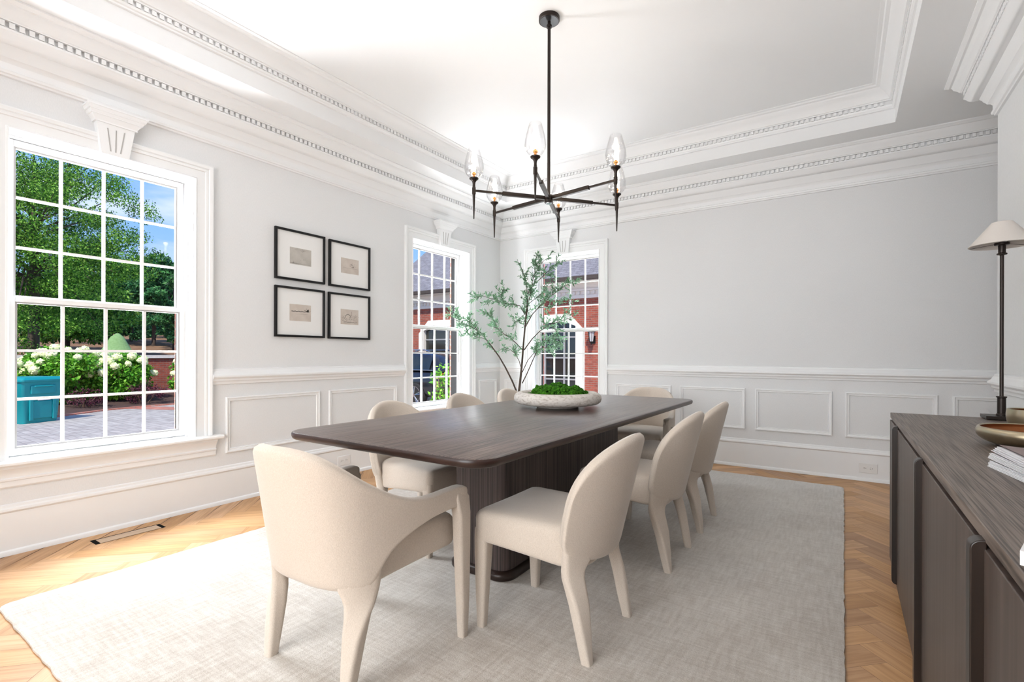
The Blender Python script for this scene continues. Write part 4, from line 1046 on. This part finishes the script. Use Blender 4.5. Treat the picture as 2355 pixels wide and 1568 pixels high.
for bi, (pts, r0, r1, st) in enumerate(BR):
    P_ = [bp_(*q) if len(q) == 2 else bp_(*q) for q in pts]
    if bi < 2:
        base = Vector((pot_c.x + (0.0 if bi == 0 else 0.006), pot_c.y, 0.33)); P_ = [base] + P_
    tm.tube(P_, [lerp(r0, r1, i/(len(P_)-1)) for i in range(len(P_))], 8)
    # resample
    seg = []
    for a, b in zip(P_, P_[1:]):
        k_ = max(2, int((b-a).length/0.018))
        for j in range(k_): seg.append((a.lerp(b, j/k_), (b-a).normalized()))
    n_ = len(seg); s0 = int(n_*st) if bi >= 2 else int(n_*(0.72 if bi == 0 else 0.62))
    for j in range(s0, n_):
        p, d = seg[j]
        if rnd.random() < 0.85:
            td = (rdir(rnd)*0.9 + d*0.8 + Vector((0, 0, 0.25))).normalized(); tl = rnd.uniform(0.05, 0.14)
            end = p + td*tl
            if end.x + O0.x < 0.10: td.x = abs(td.x)*0.4; end = p + td*tl
            tm.tube([p, p.lerp(end, 0.5)+Vector((0, 0, 0.004)), end], [0.0016, 0.0012, 0.0008], 4)
            for q in range(int(tl/0.017)):
                c = p.lerp(end, (q+1)/(tl/0.017))
                for sgn in (-1, 1):
                    ld = (td*0.8 + rdir(rnd)*0.75).normalized(); g = rnd.uniform(0.55, 1.3); t_ = rnd.random()
                    col = (0.15*g+0.18*t_**3, 0.30*g+0.18*t_**3, 0.165*g+0.20*t_**3, 1)
                    leaf(lm, c, ld, rdir(rnd), rnd.uniform(0.036, 0.060), rnd.uniform(0.0065, 0.0100), col)
            if rnd.random() < 0.06: fruit.append(end)
tm.build('trunk', noise_color(mat('olive_bark', rough=0.9), (0.035, 0.024, 0.018), (0.09, 0.065, 0.05), (1, 1, 0.3), 60, 4, bump=0.4), ot, angle=60)
lm.build('foliage', leaf_mat('olive_leaf', (1, 1, 1), 0.5, 0.3), ot, smooth=False, normals=False, kind='stuff')
M['olive'] = mat('olive_fruit', (0.02, 0.015, 0.018), 0.3)
for e_ in fruit:
    fm = MB(); ico(fm, e_, 0.008, rnd, 2, 1.3); fm.build('olive', M['olive'], ot)
mb = MB(); mb.lathe([(0.0, 0.0), (0.13, 0.0), (0.14, 0.01), (0.175, 0.33), (0.18, 0.36), (0.165, 0.36), (0.16, 0.33), (0.0, 0.33)], (pot_c.x, pot_c.y, 0), seg=40, caps=False)
mb.build('pot', noise_color(mat('grey_pot', rough=0.8), (0.16, 0.155, 0.15), (0.24, 0.235, 0.225), nscale=12, bump=0.2), ot, angle=50)
mb = MB(); mb.lathe([(0.0, 0.345), (0.08, 0.345), (0.162, 0.332)], (pot_c.x, pot_c.y, 0), seg=30, caps=False); mb.build('soil', mat('soil', (0.03, 0.02, 0.014), 1.0), ot)

# ------------------------------------------------------------------ outside: ground
paver = brick_mat('grey_pavers', (0.47, 0.45, 0.42), (0.38, 0.365, 0.34), (0.28, 0.27, 0.255), axis='FLOOR', bw=0.30, bh=0.15, ms=0.008)
redpv = brick_mat('red_pavers', (0.50, 0.20, 0.14), (0.42, 0.15, 0.10), (0.35, 0.28, 0.24), axis='FLOOR', bw=0.20, bh=0.10, ms=0.006)
M['mulch'] = noise_color(mat('mulch', rough=1), (0.045, 0.025, 0.022), (0.13, 0.075, 0.062), nscale=14, detail=8, bump=0.8, dist=0.05)
M['lawn'] = noise_color(mat('lawn', rough=1, spec=0.1), (0.10, 0.20, 0.035), (0.22, 0.30, 0.09), nscale=0.8, detail=8)
M['bank'] = noise_color(mat('pine_straw', rough=1, spec=0.1), (0.16, 0.085, 0.05), (0.30, 0.19, 0.12), nscale=0.35, detail=8)
tag(MB().box(-16.3, 12, -14, 14, GZ-0.3, GZ).build('driveway', paver, smooth=False), 'grey stone paver driveway outside the windows', 'driveway', kind='structure')
tag(MB().box(-110, -16.3, -60, 60, GZ-0.4, GZ-0.1).build('lawn', M['lawn'], smooth=False), 'green lawn beyond the brick garden wall', 'lawn', kind='structure')
mb = MB(); mb.add([(-24, -60, 0.3), (-24, 60, 0.3), (-48, 60, 1.75), (-48, -60, 1.75), (-110, -60, 6.5), (-110, 60, 6.5)], [(0, 3, 2, 1), (3, 4, 5, 2)])
tag(mb.build('pine_straw_bank', M['bank'], smooth=False), 'rust brown pine straw bank rising under the distant trees', 'ground', kind='structure')
mb = MB(); mb.add([(-16.6, -60, -0.4), (-16.6, 60, -0.4), (-24.2, 60, 0.75), (-24.2, -60, 0.75), (-33, -60, 1.0), (-33, 60, 1.0)], [(0, 3, 2, 1), (3, 4, 5, 2)])
tag(mb.build('lawn_slope', M['lawn'], smooth=False), 'pale sunny grass slope behind the garden wall', 'lawn', kind='structure')
# mulch bed with its red brick edging, and the brick band across the drive
edge = [(-11.4, -3.6), (-12.1, -2.4), (-12.6, -1.6), (-13.3, -0.45), (-13.55, 0.6), (-13.6, 1.5), (-13.6, 9.0)]
mb = MB(); n_ = len(edge)
mb.v = [(x_, y_, GZ+0.02) for x_, y_ in edge] + [(-15.0, y_, GZ+0.16) for x_, y_ in edge] + [(-16.32, y_, GZ+0.18) for x_, y_ in edge]
for r_ in range(2):
    for i in range(n_-1): mb.f.append((r_*n_+i, r_*n_+i+1, (r_+1)*n_+i+1, (r_+1)*n_+i))
mb.v += [(-16.32, -9, GZ+0.1), (-11.0, -9, GZ+0.02)]; mb.f.append((3*n_, 3*n_+1, 0, n_)); mb.f.append((3*n_, n_, 2*n_))
tag(mb.build('mulch_bed', M['mulch'], smooth=False), 'dark brown mulch bed below the garden wall', 'garden bed', kind='structure')
mb = MB(); sweep(mb, [(0, 0), (0, 0.03), (0.16, 0.03), (0.16, 0)], edge, sign=-1, z0=GZ)
tag(mb.build('brick_edging', redpv, smooth=False), 'red brick edging between the driveway and the mulch bed', 'edging', kind='structure')
mb = MB(); a0 = Vector((-13.4, 0.30)); a1 = Vector((-8.4, 2.6)); dn = Vector((-(a1-a0).y, (a1-a0).x)).normalized()*0.33
mb.add([(a0.x-dn.x, a0.y-dn.y, GZ+0.004), (a1.x-dn.x, a1.y-dn.y, GZ+0.004), (a1.x+dn.x, a1.y+dn.y, GZ+0.004), (a0.x+dn.x, a0.y+dn.y, GZ+0.004)], [(0, 1, 2, 3)])
tag(mb.build('brick_band', redpv, smooth=False), 'red brick band crossing the grey paver driveway', 'paving', kind='structure')

# garden wall
gw = empty('garden_wall', (-16.5, 0, GZ), label='low red brick garden wall with a pale stone cap behind the hydrangeas', cat='wall')
mb = MB(); mb.box(-0.16, 0.16, -30, 22, 0, 1.43); mb.build('brickwork', M['brick'], gw, smooth=False)
mb = MB(); mb.box(-0.22, 0.22, -30, 22, 1.43, 1.53); mb.build('cap', noise_color(mat('pale_cap', rough=0.9), (0.62, 0.60, 0.56), (0.72, 0.70, 0.66)), gw, smooth=False, bevel=0.01)

# wheelie bin
M['teal'] = mat('teal_plastic', (0.0, 0.235, 0.27), 0.45)
bn = empty('wheelie_bin', (-11.75, -2.30, GZ), rz=0.42, label='teal plastic wheelie bin standing on the driveway by the hydrangeas', cat='bin')
mb = MB(); mb.loft([[(x_*k_, y_*k_, z) for x_, y_ in rounded_rect(-0.36, 0.36, -0.42, 0.42, 0.06)] for z, k_ in ((0.0, 0.84), (0.05, 0.86), (0.60, 0.95), (0.62, 0.98), (0.90, 1.0), (0.93, 1.02), (0.95, 1.02))])
mb.build('body', M['teal'], bn, angle=40)
mb = MB(); mb.loft([[(x_*k_+0.0, y_*k_, z) for x_, y_ in rounded_rect(-0.38, 0.38, -0.44, 0.44, 0.06)] for z, k_ in ((0.95, 1.04), (0.99, 1.05), (1.02, 1.0), (1.05, 0.90), (1.06, 0.5))])
mb.build('lid', M['teal'], bn, angle=30)
mb = MB(); mb.box(0.345, 0.385, -0.26, 0.26, 0.66, 0.86); mb.box(0.355, 0.41, -0.20, 0.20, 0.82, 0.86); mb.build('grip', M['teal'], bn, smooth=False, bevel=0.02)
mb = MB(); mb.box(0.30, 0.355, -0.20, 0.20, 0.10, 0.50); mb.box(0.33, 0.375, -0.28, -0.20, 0.06, 0.56); mb.box(0.33, 0.375, 0.20, 0.28, 0.06, 0.56); mb.build('ribs', M['teal'], bn, smooth=False, bevel=0.015)
mb = MB(); mb.box(0.385, 0.392, -0.13, 0.13, 0.52, 0.55); mb.build('bar_mark', M['paper'], bn, smooth=False)
for s in (-1, 1):
    mb = MB(); mb.tube([(-0.34, s*0.40, 0.11), (-0.34, s*0.46, 0.11)], 0.11, 18); mb.build('wheel', M['slot'], bn, angle=40)

# hydrangeas, plum shrubs
M['hyd_leaf'] = leaf_mat('hydrangea_leaf', (1, 1, 1), 0.5, 0.3); M['plum_leaf'] = leaf_mat('plum_leaf', (1, 1, 1), 0.5, 0.15)
M['bloom'] = noise_color(mat('hydrangea_bloom', rough=0.9), (0.52, 0.68, 0.25), (0.90, 0.93, 0.62), nscale=9, lo=0.35, hi=0.65)
M['stem'] = mat('shrub_stem', (0.09, 0.06, 0.04), 0.9)
def shrub(name, label, cat, loc, rx, ry, h, nl, cols, seed, lf=(0.07, 0.13), wd=0.4, blooms=0, leafm=None, z0=0.0, group=None, cluster=34):
    t = empty(name, loc, label=label, cat=cat, group=group); r_ = random.Random(seed)
    cl = [(rdir(r_), r_.uniform(0.55, 1.0)) for _ in range(cluster)]
    mb = MB(); sm = MB()
    for i in range(7):
        a = r_.uniform(0, 2*PI); sm.tube([(0.1*math.cos(a), 0.1*math.sin(a), 0), (rx*0.5*math.cos(a), ry*0.5*math.sin(a), h*0.5), (rx*0.7*math.cos(a), ry*0.7*math.sin(a), h*0.8)], [0.02, 0.012, 0.006], 5)
    sm.build('stems', M['stem'], t)
    for i in range(nl):
        d, q = r_.choice(cl); o_ = (d*q + rdir(r_)*r_.uniform(0, 0.42))
        if o_.length > 1.05: o_ = o_.normalized()*r_.uniform(0.9, 1.05)
        p = Vector((o_.x*rx, o_.y*ry, z0 + (o_.z*0.5+0.5)*(h-z0))); c = r_.choice(cols); g = r_.uniform(0.6, 1.3)
        leaf(mb, p, (rdir(r_)+Vector((0, 0, -0.3))+o_*0.6), rdir(r_)+Vector((0.3, -0.3, 0.8)), r_.uniform(*lf), r_.uniform(*lf)*wd, (c[0]*g, c[1]*g, c[2]*g, 1))
    mb.build('foliage', leafm or M['hyd_leaf'], t, smooth=False, normals=False, kind='stuff')
    for i in range(blooms):
        a = r_.uniform(-0.5*PI-0.5, 0.5*PI+0.3); e_ = r_.uniform(0.1, 1.25)
        p = Vector((math.cos(a)*rx*math.cos(e_)*1.02, math.sin(a)*ry*math.cos(e_)*1.02, z0+(math.sin(e_)*0.5+0.5)*(h-z0)*1.02)); bm_ = MB(); R = r_.uniform(0.085, 0.135)
        ico(bm_, p, R, r_, 2, 0.9)
        for j in range(26): q = rdir(r_)*R*0.92; ico(bm_, p+q, R*0.20, r_, 1)
        bm_.build('bloom', M['bloom'], t, angle=60)
    return t
GRN = [(0.06, 0.26, 0.015), (0.14, 0.42, 0.03), (0.24, 0.55, 0.06)]
HG = 'white hydrangeas along the garden wall'
shrub('hydrangea', 'white flowering hydrangea behind the teal bin, leftmost of the row', 'shrub', (-15.0, -2.55, GZ+0.15), 0.95, 1.0, 1.25, 8000, GRN, 1, blooms=17, group=HG)
shrub('hydrangea', 'tallest white flowering hydrangea in the middle of the garden wall', 'shrub', (-15.0, -0.90, GZ+0.15), 1.0, 0.95, 1.62, 10000, GRN, 2, blooms=26, group=HG)
shrub('hydrangea', 'white flowering hydrangea spilling over the plum shrub, right end of the big group', 'shrub', (-15.0, 0.45, GZ+0.15), 0.9, 0.85, 1.42, 8000, GRN, 3, blooms=22, group=HG)
shrub('hydrangea', 'hydrangea standing apart at the right edge of the large window view', 'shrub', (-14.9, 2.55, GZ+0.15), 0.6, 0.75, 1.35, 4500, GRN, 4, blooms=12, group=HG)
PL = [(0.10, 0.025, 0.045), (0.17, 0.05, 0.08), (0.06, 0.02, 0.03)]
shrub('plum_shrub', 'small plum coloured shrub in the mulch right of the teal bin', 'shrub', (-13.85, -0.75, GZ+0.08), 0.35, 0.5, 0.50, 900, PL, 5, (0.03, 0.07), 0.3, leafm=M['plum_leaf'], group='plum shrubs in the mulch bed')
shrub('plum_shrub', 'larger plum coloured shrub under the right hydrangea', 'shrub', (-14.0, 0.75, GZ+0.08), 0.4, 0.62, 0.66, 1400, PL, 6, (0.03, 0.07), 0.3, leafm=M['plum_leaf'], group='plum shrubs in the mulch bed')

# trees beyond the wall
M['tree_leaf'] = leaf_mat('tree_leaf', (1, 1, 1), 0.55, 0.35); M['bark'] = noise_color(mat('bark', rough=1), (0.05, 0.035, 0.028), (0.13, 0.10, 0.085), (1, 1, 0.2), 6, 4)
def tree(label, loc, rx, rz, zc, nl, cols, seed, lf=0.2, group=None, trunk_h=None, tr=0.25, ncl=60, flat=1.0, name='tree'):
    t = empty(name, loc, label=label, cat='tree', group=group); r_ = random.Random(seed)
    tm = MB(); tm.tube([(0, 0, -0.3), (0.1, 0.05, zc*0.5), (0.0, 0.0, zc), (0.1, 0, zc+rz*0.7)], [tr*1.2, tr, tr*0.7, tr*0.15], 10)
    cl = []
    for i in range(ncl):
        d = rdir(r_); q = r_.uniform(0.35, 0.95); c = Vector((d.x*rx*q, d.y*rx*q, zc+d.z*rz*q)); cl.append(c)
        if i % 3 == 0: tm.tube([(0, 0, zc+d.z*rz*q*0.4 - rz*0.15), tuple(c*0.5+Vector((0, 0, (zc)*0.5))), tuple(c)], [tr*0.35, tr*0.2, tr*0.05], 6)
    tm.build('trunk', M['bark'], t)
    mb = MB(); rc = rx*(0.17 if ncl > 100 else 0.30)
    for i in range(nl):
        c = cl[i % ncl]; o_ = rdir(r_)*rc*r_.random()**0.4; o_.z *= 0.55*flat; p = c + o_; cc = r_.choice(cols); g = r_.uniform(0.6, 1.35)
        leaf(mb, p, rdir(r_)+Vector((0, 0, -0.4)), rdir(r_)+Vector((0, 0, 0.6)), lf*r_.uniform(0.7, 1.3), lf*0.28, (cc[0]*g, cc[1]*g, cc[2]*g, 1))
    mb.build('foliage', M['tree_leaf'], t, smooth=False, normals=False, kind='stuff')
    return t
TG = [(0.08, 0.24, 0.025), (0.20, 0.44, 0.05), (0.03, 0.12, 0.015), (0.34, 0.58, 0.10)]
p = at_dep(75, 815, 24.5)
tree('large leafy tree filling most of the big window, beyond the garden wall', (p.x, p.y, 0.3), 5.3, 6.0, 6.7, 88000, TG, 31, 0.118, tr=0.20, ncl=230)
PG = [(0.04, 0.18, 0.06), (0.09, 0.30, 0.09), (0.16, 0.40, 0.14), (0.03, 0.10, 0.04)]
labs = ['tall pine seen between the big tree and the right edge of the large window', 'dark green pine at the right edge of the large window view', 'pine behind the top of the hydrangeas', 'broad green tree low behind the teal bin', 'tall distant pine directly behind the leafy tree', 'low blue-green tree in the gap left of the centre muntin', 'far tree at the left of the large window', 'slender pine just right of the leafy tree', 'background pine among the trunks on the straw bank', 'distant pine low between the pale cone and the leafy tree', 'farthest pine behind the slender trunks']
for i, (px, dep, rx, rz, zc, nl, lf) in enumerate([(352, 46, 2.6, 4.6, 5.9, 7500, 0.34), (400, 42, 2.8, 4.2, 5.4, 8000, 0.34), (300, 50, 3.2, 4.4, 5.6, 7000, 0.36), (150, 30, 3.4, 2.2, 2.9, 6500, 0.26), (215, 44, 4.0, 4.5, 6.5, 5000, 0.4), (250, 33, 2.3, 1.9, 3.2, 4500, 0.24), (60, 34, 4.0, 3.0, 4.0, 5500, 0.3), (435, 48, 3.0, 4.6, 6.0, 6000, 0.36), (378, 60, 3.6, 5.0, 6.6, 6500, 0.42), (262, 64, 4.2, 5.0, 6.0, 6000, 0.5), (330, 70, 4.4, 5.5, 6.8, 6000, 0.5)]):
    p = at_dep(px, 815, dep)
    tree(labs[i], (p.x, p.y, 0.6), rx, rz, zc, nl, PG if i not in (3, 5) else TG, 40+i, lf, tr=0.16, ncl=36, group='trees beyond the garden wall', flat=0.8, name='pine_tree' if 'pine' in labs[i] else 'tree')
M['pale_green'] = noise_color(mat('ghost_blur', rough=1), (0.15, 0.27, 0.10), (0.21, 0.34, 0.15), nscale=3)
p = at_dep(270, 815, 21)  # added cone in place of a pale ghost blur; no plant there
mb = MB(); r_ = random.Random(5)
mb.lathe([(1.05, 0.0), (0.90, 0.35), (0.55, 0.60), (0.38, 0.95), (0.22, 1.25), (0.05, 1.4)], seg=24, rfun=lambda r, z, a: r*(1+0.06*math.sin(3*a)+0.04*math.sin(7*a+z*4)))
o = mb.build('ghost_blur_cone', M['pale_green'], angle=70); o.location = (p.x, p.y, 0.60)
tag(o, 'pale green cone standing in for a blurred ghost above the hydrangea blooms', 'shrub')

# ------------------------------------------------------------------ the neighbouring brick wing
YF = 8.60
wg = empty('brick_wing', (-5.5, YF, GZ), label='single storey red brick garage wing with a grey shingle roof outside the corner windows', cat='building')
WX0, WX1 = -11.7, 1.0
def wv(mb): mb.v = [(x_+5.5, y_-YF, z-GZ) for x_, y_, z in mb.v]; return mb
doors = [(-10.0, -7.1), (-5.75, -2.86)]
mb = MB(); wall_boxes(mb, WX0, WX1, GZ, 2.95, [(a, b, GZ, 2.46) for a, b in doors], 0, 0.3); mb.v = [(x_, YF+z, y_) for x_, y_, z in mb.v]
mb.box(WX0, WX0+0.3, YF, YF+9, GZ, 3.5)
wv(mb).build('wall', M['brick'], wg, smooth=False)
M['cream'] = mat('cream_trim', (0.74, 0.72, 0.66), 0.7)
mb = MB(); mb.box(WX0-0.1, WX1, YF-0.03, YF+0.3, 3.02, 3.46); mb.box(WX0-0.1, WX1, YF-0.10, YF, 3.16, 3.22); mb.box(WX0-0.1, WX1, YF-0.06, YF+0.3, 2.93, 3.03); mb.box(WX0-0.1, WX1, YF-0.42, YF, 3.42, 3.47)
i = 0; x_ = WX0
while x_ < WX1: mb.box(x_, x_+0.07, YF-0.09, YF-0.02, 3.05, 3.15); x_ += 0.17
wv(mb).build('cornice', M['cream'], wg, smooth=False)
mb = MB(); mb.box(WX0-0.3, WX1, YF-0.52, YF-0.40, 3.44, 3.57); wv(mb).build('gutter', mat('dark_gutter', (0.06, 0.045, 0.035), 0.5), wg, smooth=False, bevel=0.01)
shingle = brick_mat('grey_shingles', (0.25, 0.25, 0.275), (0.20, 0.20, 0.225), (0.12, 0.12, 0.14), axis='FLOOR', bw=0.28, bh=0.095, ms=0.008)
mb = MB(); y0, z0, y1, z1 = YF-0.45, 3.55, YF+4.9, 3.55+5.35*0.8
mb.loft([[(x_, y0, z0), (x_, y1, z1), (x_, y1+5.35, z0), (x_, y1+5.35, z0-0.12), (x_, y1, z1-0.14), (x_, y0, z0-0.12)] for x_ in (-12.0, WX1)])
wv(mb).build('roof', shingle, wg, smooth=False)
mb = MB(); mb.loft([[(x_, YF, 3.4), (x_, y1, z1-0.2), (x_, y1+4.9, 3.4)] for x_ in (WX0, WX0+0.2)]); wv(mb).build('gable', M['cream'], wg, smooth=False)
M['dark_glass'] = mat('dark_glass', (0.012, 0.016, 0.014), 0.06, spec=0.9)
for a, b in doors:
    ch_ = 0.50; zt = 2.46
    def clip(o_): return [(a+o_, GZ), (a+o_, zt-ch_+o_*0.4), (a+ch_+o_*0.4, zt-o_), (b-ch_-o_*0.4, zt-o_), (b-o_, zt-ch_+o_*0.4), (b-o_, GZ)]
    outer, inner = clip(0.0), clip(0.26); n_ = 6
    mb = MB()
    for yy in (YF-0.05, YF+0.12): mb.v += [(x_, yy, z) for x_, z in outer] + [(x_, yy, z) for x_, z in inner]
    for i in range(n_-1):
        mb.f += [(i, i+1, n_+i+1, n_+i), (2*n_+i, 3*n_+i, 3*n_+i+1, 2*n_+i+1), (n_+i, n_+i+1, 3*n_+i+1, 3*n_+i), (i, 2*n_+i, 2*n_+i+1, i+1)]
    sp = MB()   # white spandrels behind the clipped corners are brick in the wall plane
    for (p0, p1, p2) in (((a, zt-ch_), (a, zt), (a+ch_, zt)), ((b, zt-ch_), (b-ch_, zt), (b, zt))):
        sp.add([(p0[0], YF+0.01, p0[1]), (p1[0], YF+0.01, p1[1]), (p2[0], YF+0.01, p2[1]), (p0[0], YF+0.3, p0[1]), (p1[0], YF+0.3, p1[1]), (p2[0], YF+0.3, p2[1])], [(0, 1, 2), (3, 5, 4), (0, 3, 4, 1), (1, 4, 5, 2), (2, 5, 3, 0)])
    wv(sp).build('wall', M['brick'], wg, smooth=False)
    dt = wv(mb).build('door_trim', M['cream'], wg, smooth=False)
    mb = MB(); mb.add([(x_, YF+0.10, z) for x_, z in clip(0.20)], [(0, 1, 2, 3, 4, 5)]); wv(mb).build('garage_door', M['dark_glass'], wg, smooth=False, normals=False)
    mb = MB(); W_ = b-a
    for q in (0.25, 0.5, 0.75): mb.box(a+W_*q-0.03, a+W_*q+0.03, YF+0.06, YF+0.10, GZ, zt-0.22)
    for z in (0.35, 1.05, 1.72): mb.box(a+0.22, b-0.22, YF+0.065, YF+0.095, z-0.025, z+0.025)
    wv(mb).build('door_bars', mat('bar_paint', (0.30, 0.31, 0.32), 0.5), wg, smooth=False)
sc = empty('wall_lantern', (-2.50, YF, 1.62), label='black carriage lantern on the brick wing beside the clipped-corner door', cat='lantern')
mb = MB(); mb.box(-0.05, 0.05, -0.04, 0.0, -0.12, 0.12); mb.tube([(0, -0.03, 0.0), (0, -0.16, 0.10), (0, -0.20, 0.26)], 0.015, 8); mb.build('bracket', M['black'], sc, angle=40)
mb = MB(); mb.lathe([(0.015, 0.40), (0.03, 0.34), (0.13, 0.26), (0.14, 0.235), (0.10, 0.23)], (0, -0.20, 0), seg=8, caps=False); mb.lathe([(0.02, -0.16), (0.03, -0.10), (0.065, -0.08), (0.065, -0.06)], (0, -0.20, 0), seg=8)
for q in range(6):
    a = q*PI/3; mb.tube([(0.062*math.cos(a), -0.20+0.062*math.sin(a), -0.07), (0.105*math.cos(a), -0.20+0.105*math.sin(a), 0.235)], 0.007, 5)
mb.build('cage', M['black'], sc, angle=40)
mb = MB(); mb.lathe([(0.056, -0.06), (0.098, 0.23)], (0, -0.20, 0), seg=8, caps=False); mb.build('lantern_glass', mat('lantern_glass', (0.45, 0.48, 0.50), 0.1), sc, angle=20)

# ------------------------------------------------------------------ parked SUV, rear to the right
car = empty('suv', (-8.25, 6.15, GZ), label='dark grey SUV parked on the driveway in front of the brick wing', cat='car')
M['paint'] = mat('car_paint', (0.018, 0.018, 0.022), 0.12, metal=0.3, coat=1.0)
M['chrome2'] = mat('bright_trim', (0.55, 0.56, 0.58), 0.18, metal=1.0)
M['tyre'] = mat('tyre', (0.015, 0.015, 0.015), 0.8)
def car_ring(x_, zlo, zsh, zbelt, hw):
    return [(x_, -hw*0.93, zlo), (x_, -hw, zlo+0.12), (x_, -hw*1.0, zsh), (x_, -hw*0.96, zbelt), (x_, -hw*0.5, zbelt+0.04), (x_, hw*0.5, zbelt+0.04), (x_, hw*0.96, zbelt), (x_, hw, zsh), (x_, hw, zlo+0.12), (x_, hw*0.93, zlo)]
mb = MB()
mb.loft([car_ring(-2.42, 0.42, 0.62, 0.78, 0.80), car_ring(-2.33, 0.30, 0.66, 0.90, 0.90), car_ring(-1.9, 0.26, 0.72, 1.00, 0.955), car_ring(-1.1, 0.26, 0.74, 1.08, 0.965), car_ring(0.2, 0.26, 0.76, 1.10, 0.965), car_ring(1.6, 0.26, 0.78, 1.12, 0.965), car_ring(2.2, 0.28, 0.80, 1.12, 0.93), car_ring(2.42, 0.34, 0.80, 1.08, 0.86), car_ring(2.50, 0.45, 0.75, 0.95, 0.78)])
mb.build('body', M['paint'], car, angle=50, sub=1)
def cab(x_, zb, zt, hwb, hwt): return [(x_, -hwb, zb), (x_, -hwt, zt-0.06), (x_, -hwt*0.85, zt), (x_, hwt*0.85, zt), (x_, hwt, zt-0.06), (x_, hwb, zb)]
mb = MB(); mb.loft([cab(-1.15, 1.06, 1.12, 0.88, 0.84), cab(-0.55, 1.08, 1.52, 0.90, 0.74), cab(0.0, 1.10, 1.66, 0.90, 0.72), cab(1.0, 1.10, 1.68, 0.90, 0.71), cab(1.75, 1.10, 1.62, 0.89, 0.69), cab(2.08, 1.10, 1.50, 0.87, 0.66), cab(2.36, 1.08, 1.14, 0.84, 0.80)])
mb.build('cabin', M['paint'], car, angle=30)
for s in (-1, 1):
    mb = MB()
    for x0, x1, t0, t1 in ((-0.75, 0.10, 1.36, 1.58), (0.18, 1.02, 1.59, 1.60), (1.10, 1.95, 1.60, 1.50)):
        yb, yt = 0.912, 0.755
        mb.add([(x0, s*yb, 1.12), (x1, s*yb, 1.12), (x1, s*(yt+0.012), t1-0.03), (x0, s*(yt+0.012+(0.08 if x0 < -0.5 else 0)), t0-0.03)], [(0, 1, 2, 3)])
    mb.build('side_window', M['dark_glass'], car, smooth=False, normals=False)
    mb = MB(); mb.tube([(-0.9, s*0.915, 1.105), (0.5, s*0.925, 1.12), (2.1, s*0.91, 1.125)], 0.014, 6); mb.build('belt_trim', M['chrome2'], car)
    mb = MB(); mb.tube([(-0.2, s*0.66, 1.69), (0.0, s*0.66, 1.735), (1.5, s*0.65, 1.735), (1.75, s*0.64, 1.67)], 0.018, 6); mb.build('roof_rail', M['chrome2'], car)
    mb = MB(); mb.box(0.72, 0.92, s*0.955, s*0.99, 0.93, 0.96); mb.box(-0.28, -0.08, s*0.955, s*0.99, 0.92, 0.95); mb.build('door_handle', M['chrome2'], car, smooth=False, bevel=0.008)
    for x_ in (-1.48, 1.42):
        wh = MB(); c_ = (x_, s*0.88, 0.365)
        rings = []
        for y_, r_ in ((-0.12, 0.27), (-0.12, 0.34), (-0.09, 0.365), (0.09, 0.365), (0.12, 0.34), (0.12, 0.27)):
            rings.append([(c_[0]+r_*math.cos(2*PI*j/36), c_[1]+y_, c_[2]+r_*math.sin(2*PI*j/36)) for j in range(36)])
        wh.loft(rings); wo = wh.build('wheel', M['tyre'], car, angle=40)
        rm = MB(); yo = c_[1]+s*0.125
        rim = [[(c_[0]+r_*math.cos(2*PI*j/36), yo+s*dy, c_[2]+r_*math.sin(2*PI*j/36)) for j in range(36)] for r_, dy in ((0.275, -0.02), (0.275, 0.008), (0.25, 0.008), (0.245, -0.02))]
        rm.loft(rim, caps=False)
        for q in range(5):
            for dq in (-0.12, 0.12):
                a = q*2*PI/5+0.3; rm.tube([(c_[0]+0.03*math.cos(a), yo, c_[2]+0.03*math.sin(a)), (c_[0]+0.26*math.cos(a+dq), yo, c_[2]+0.26*math.sin(a+dq))], 0.014, 5)
        rm.tube([(c_[0], yo-s*0.01, c_[2]), (c_[0], yo+s*0.015, c_[2])], 0.05, 16)
        rm.build('rim', M['chrome2'], wo, angle=40)
mb = MB(); mb.box(2.28, 2.40, -0.90, -0.62, 0.88, 1.04); mb.box(2.28, 2.40, 0.62, 0.90, 0.88, 1.04); mb.build('tail_lamp', mat('tail_lamp', (0.35, 0.01, 0.01), 0.2), car, smooth=False, bevel=0.02)

# leafy shrub outside the left corner window
p = at_dep(1022, 815, 9.0)
shrub('nandina_shrub', 'bright green airy shrub outside the left corner window, in front of the SUV', 'shrub', (p.x, p.y, GZ), 0.26, 0.26, 1.50, 620, [(0.10, 0.30, 0.02), (0.22, 0.48, 0.05), (0.05, 0.18, 0.02)], 9, (0.05, 0.10), 0.3, z0=0.15)
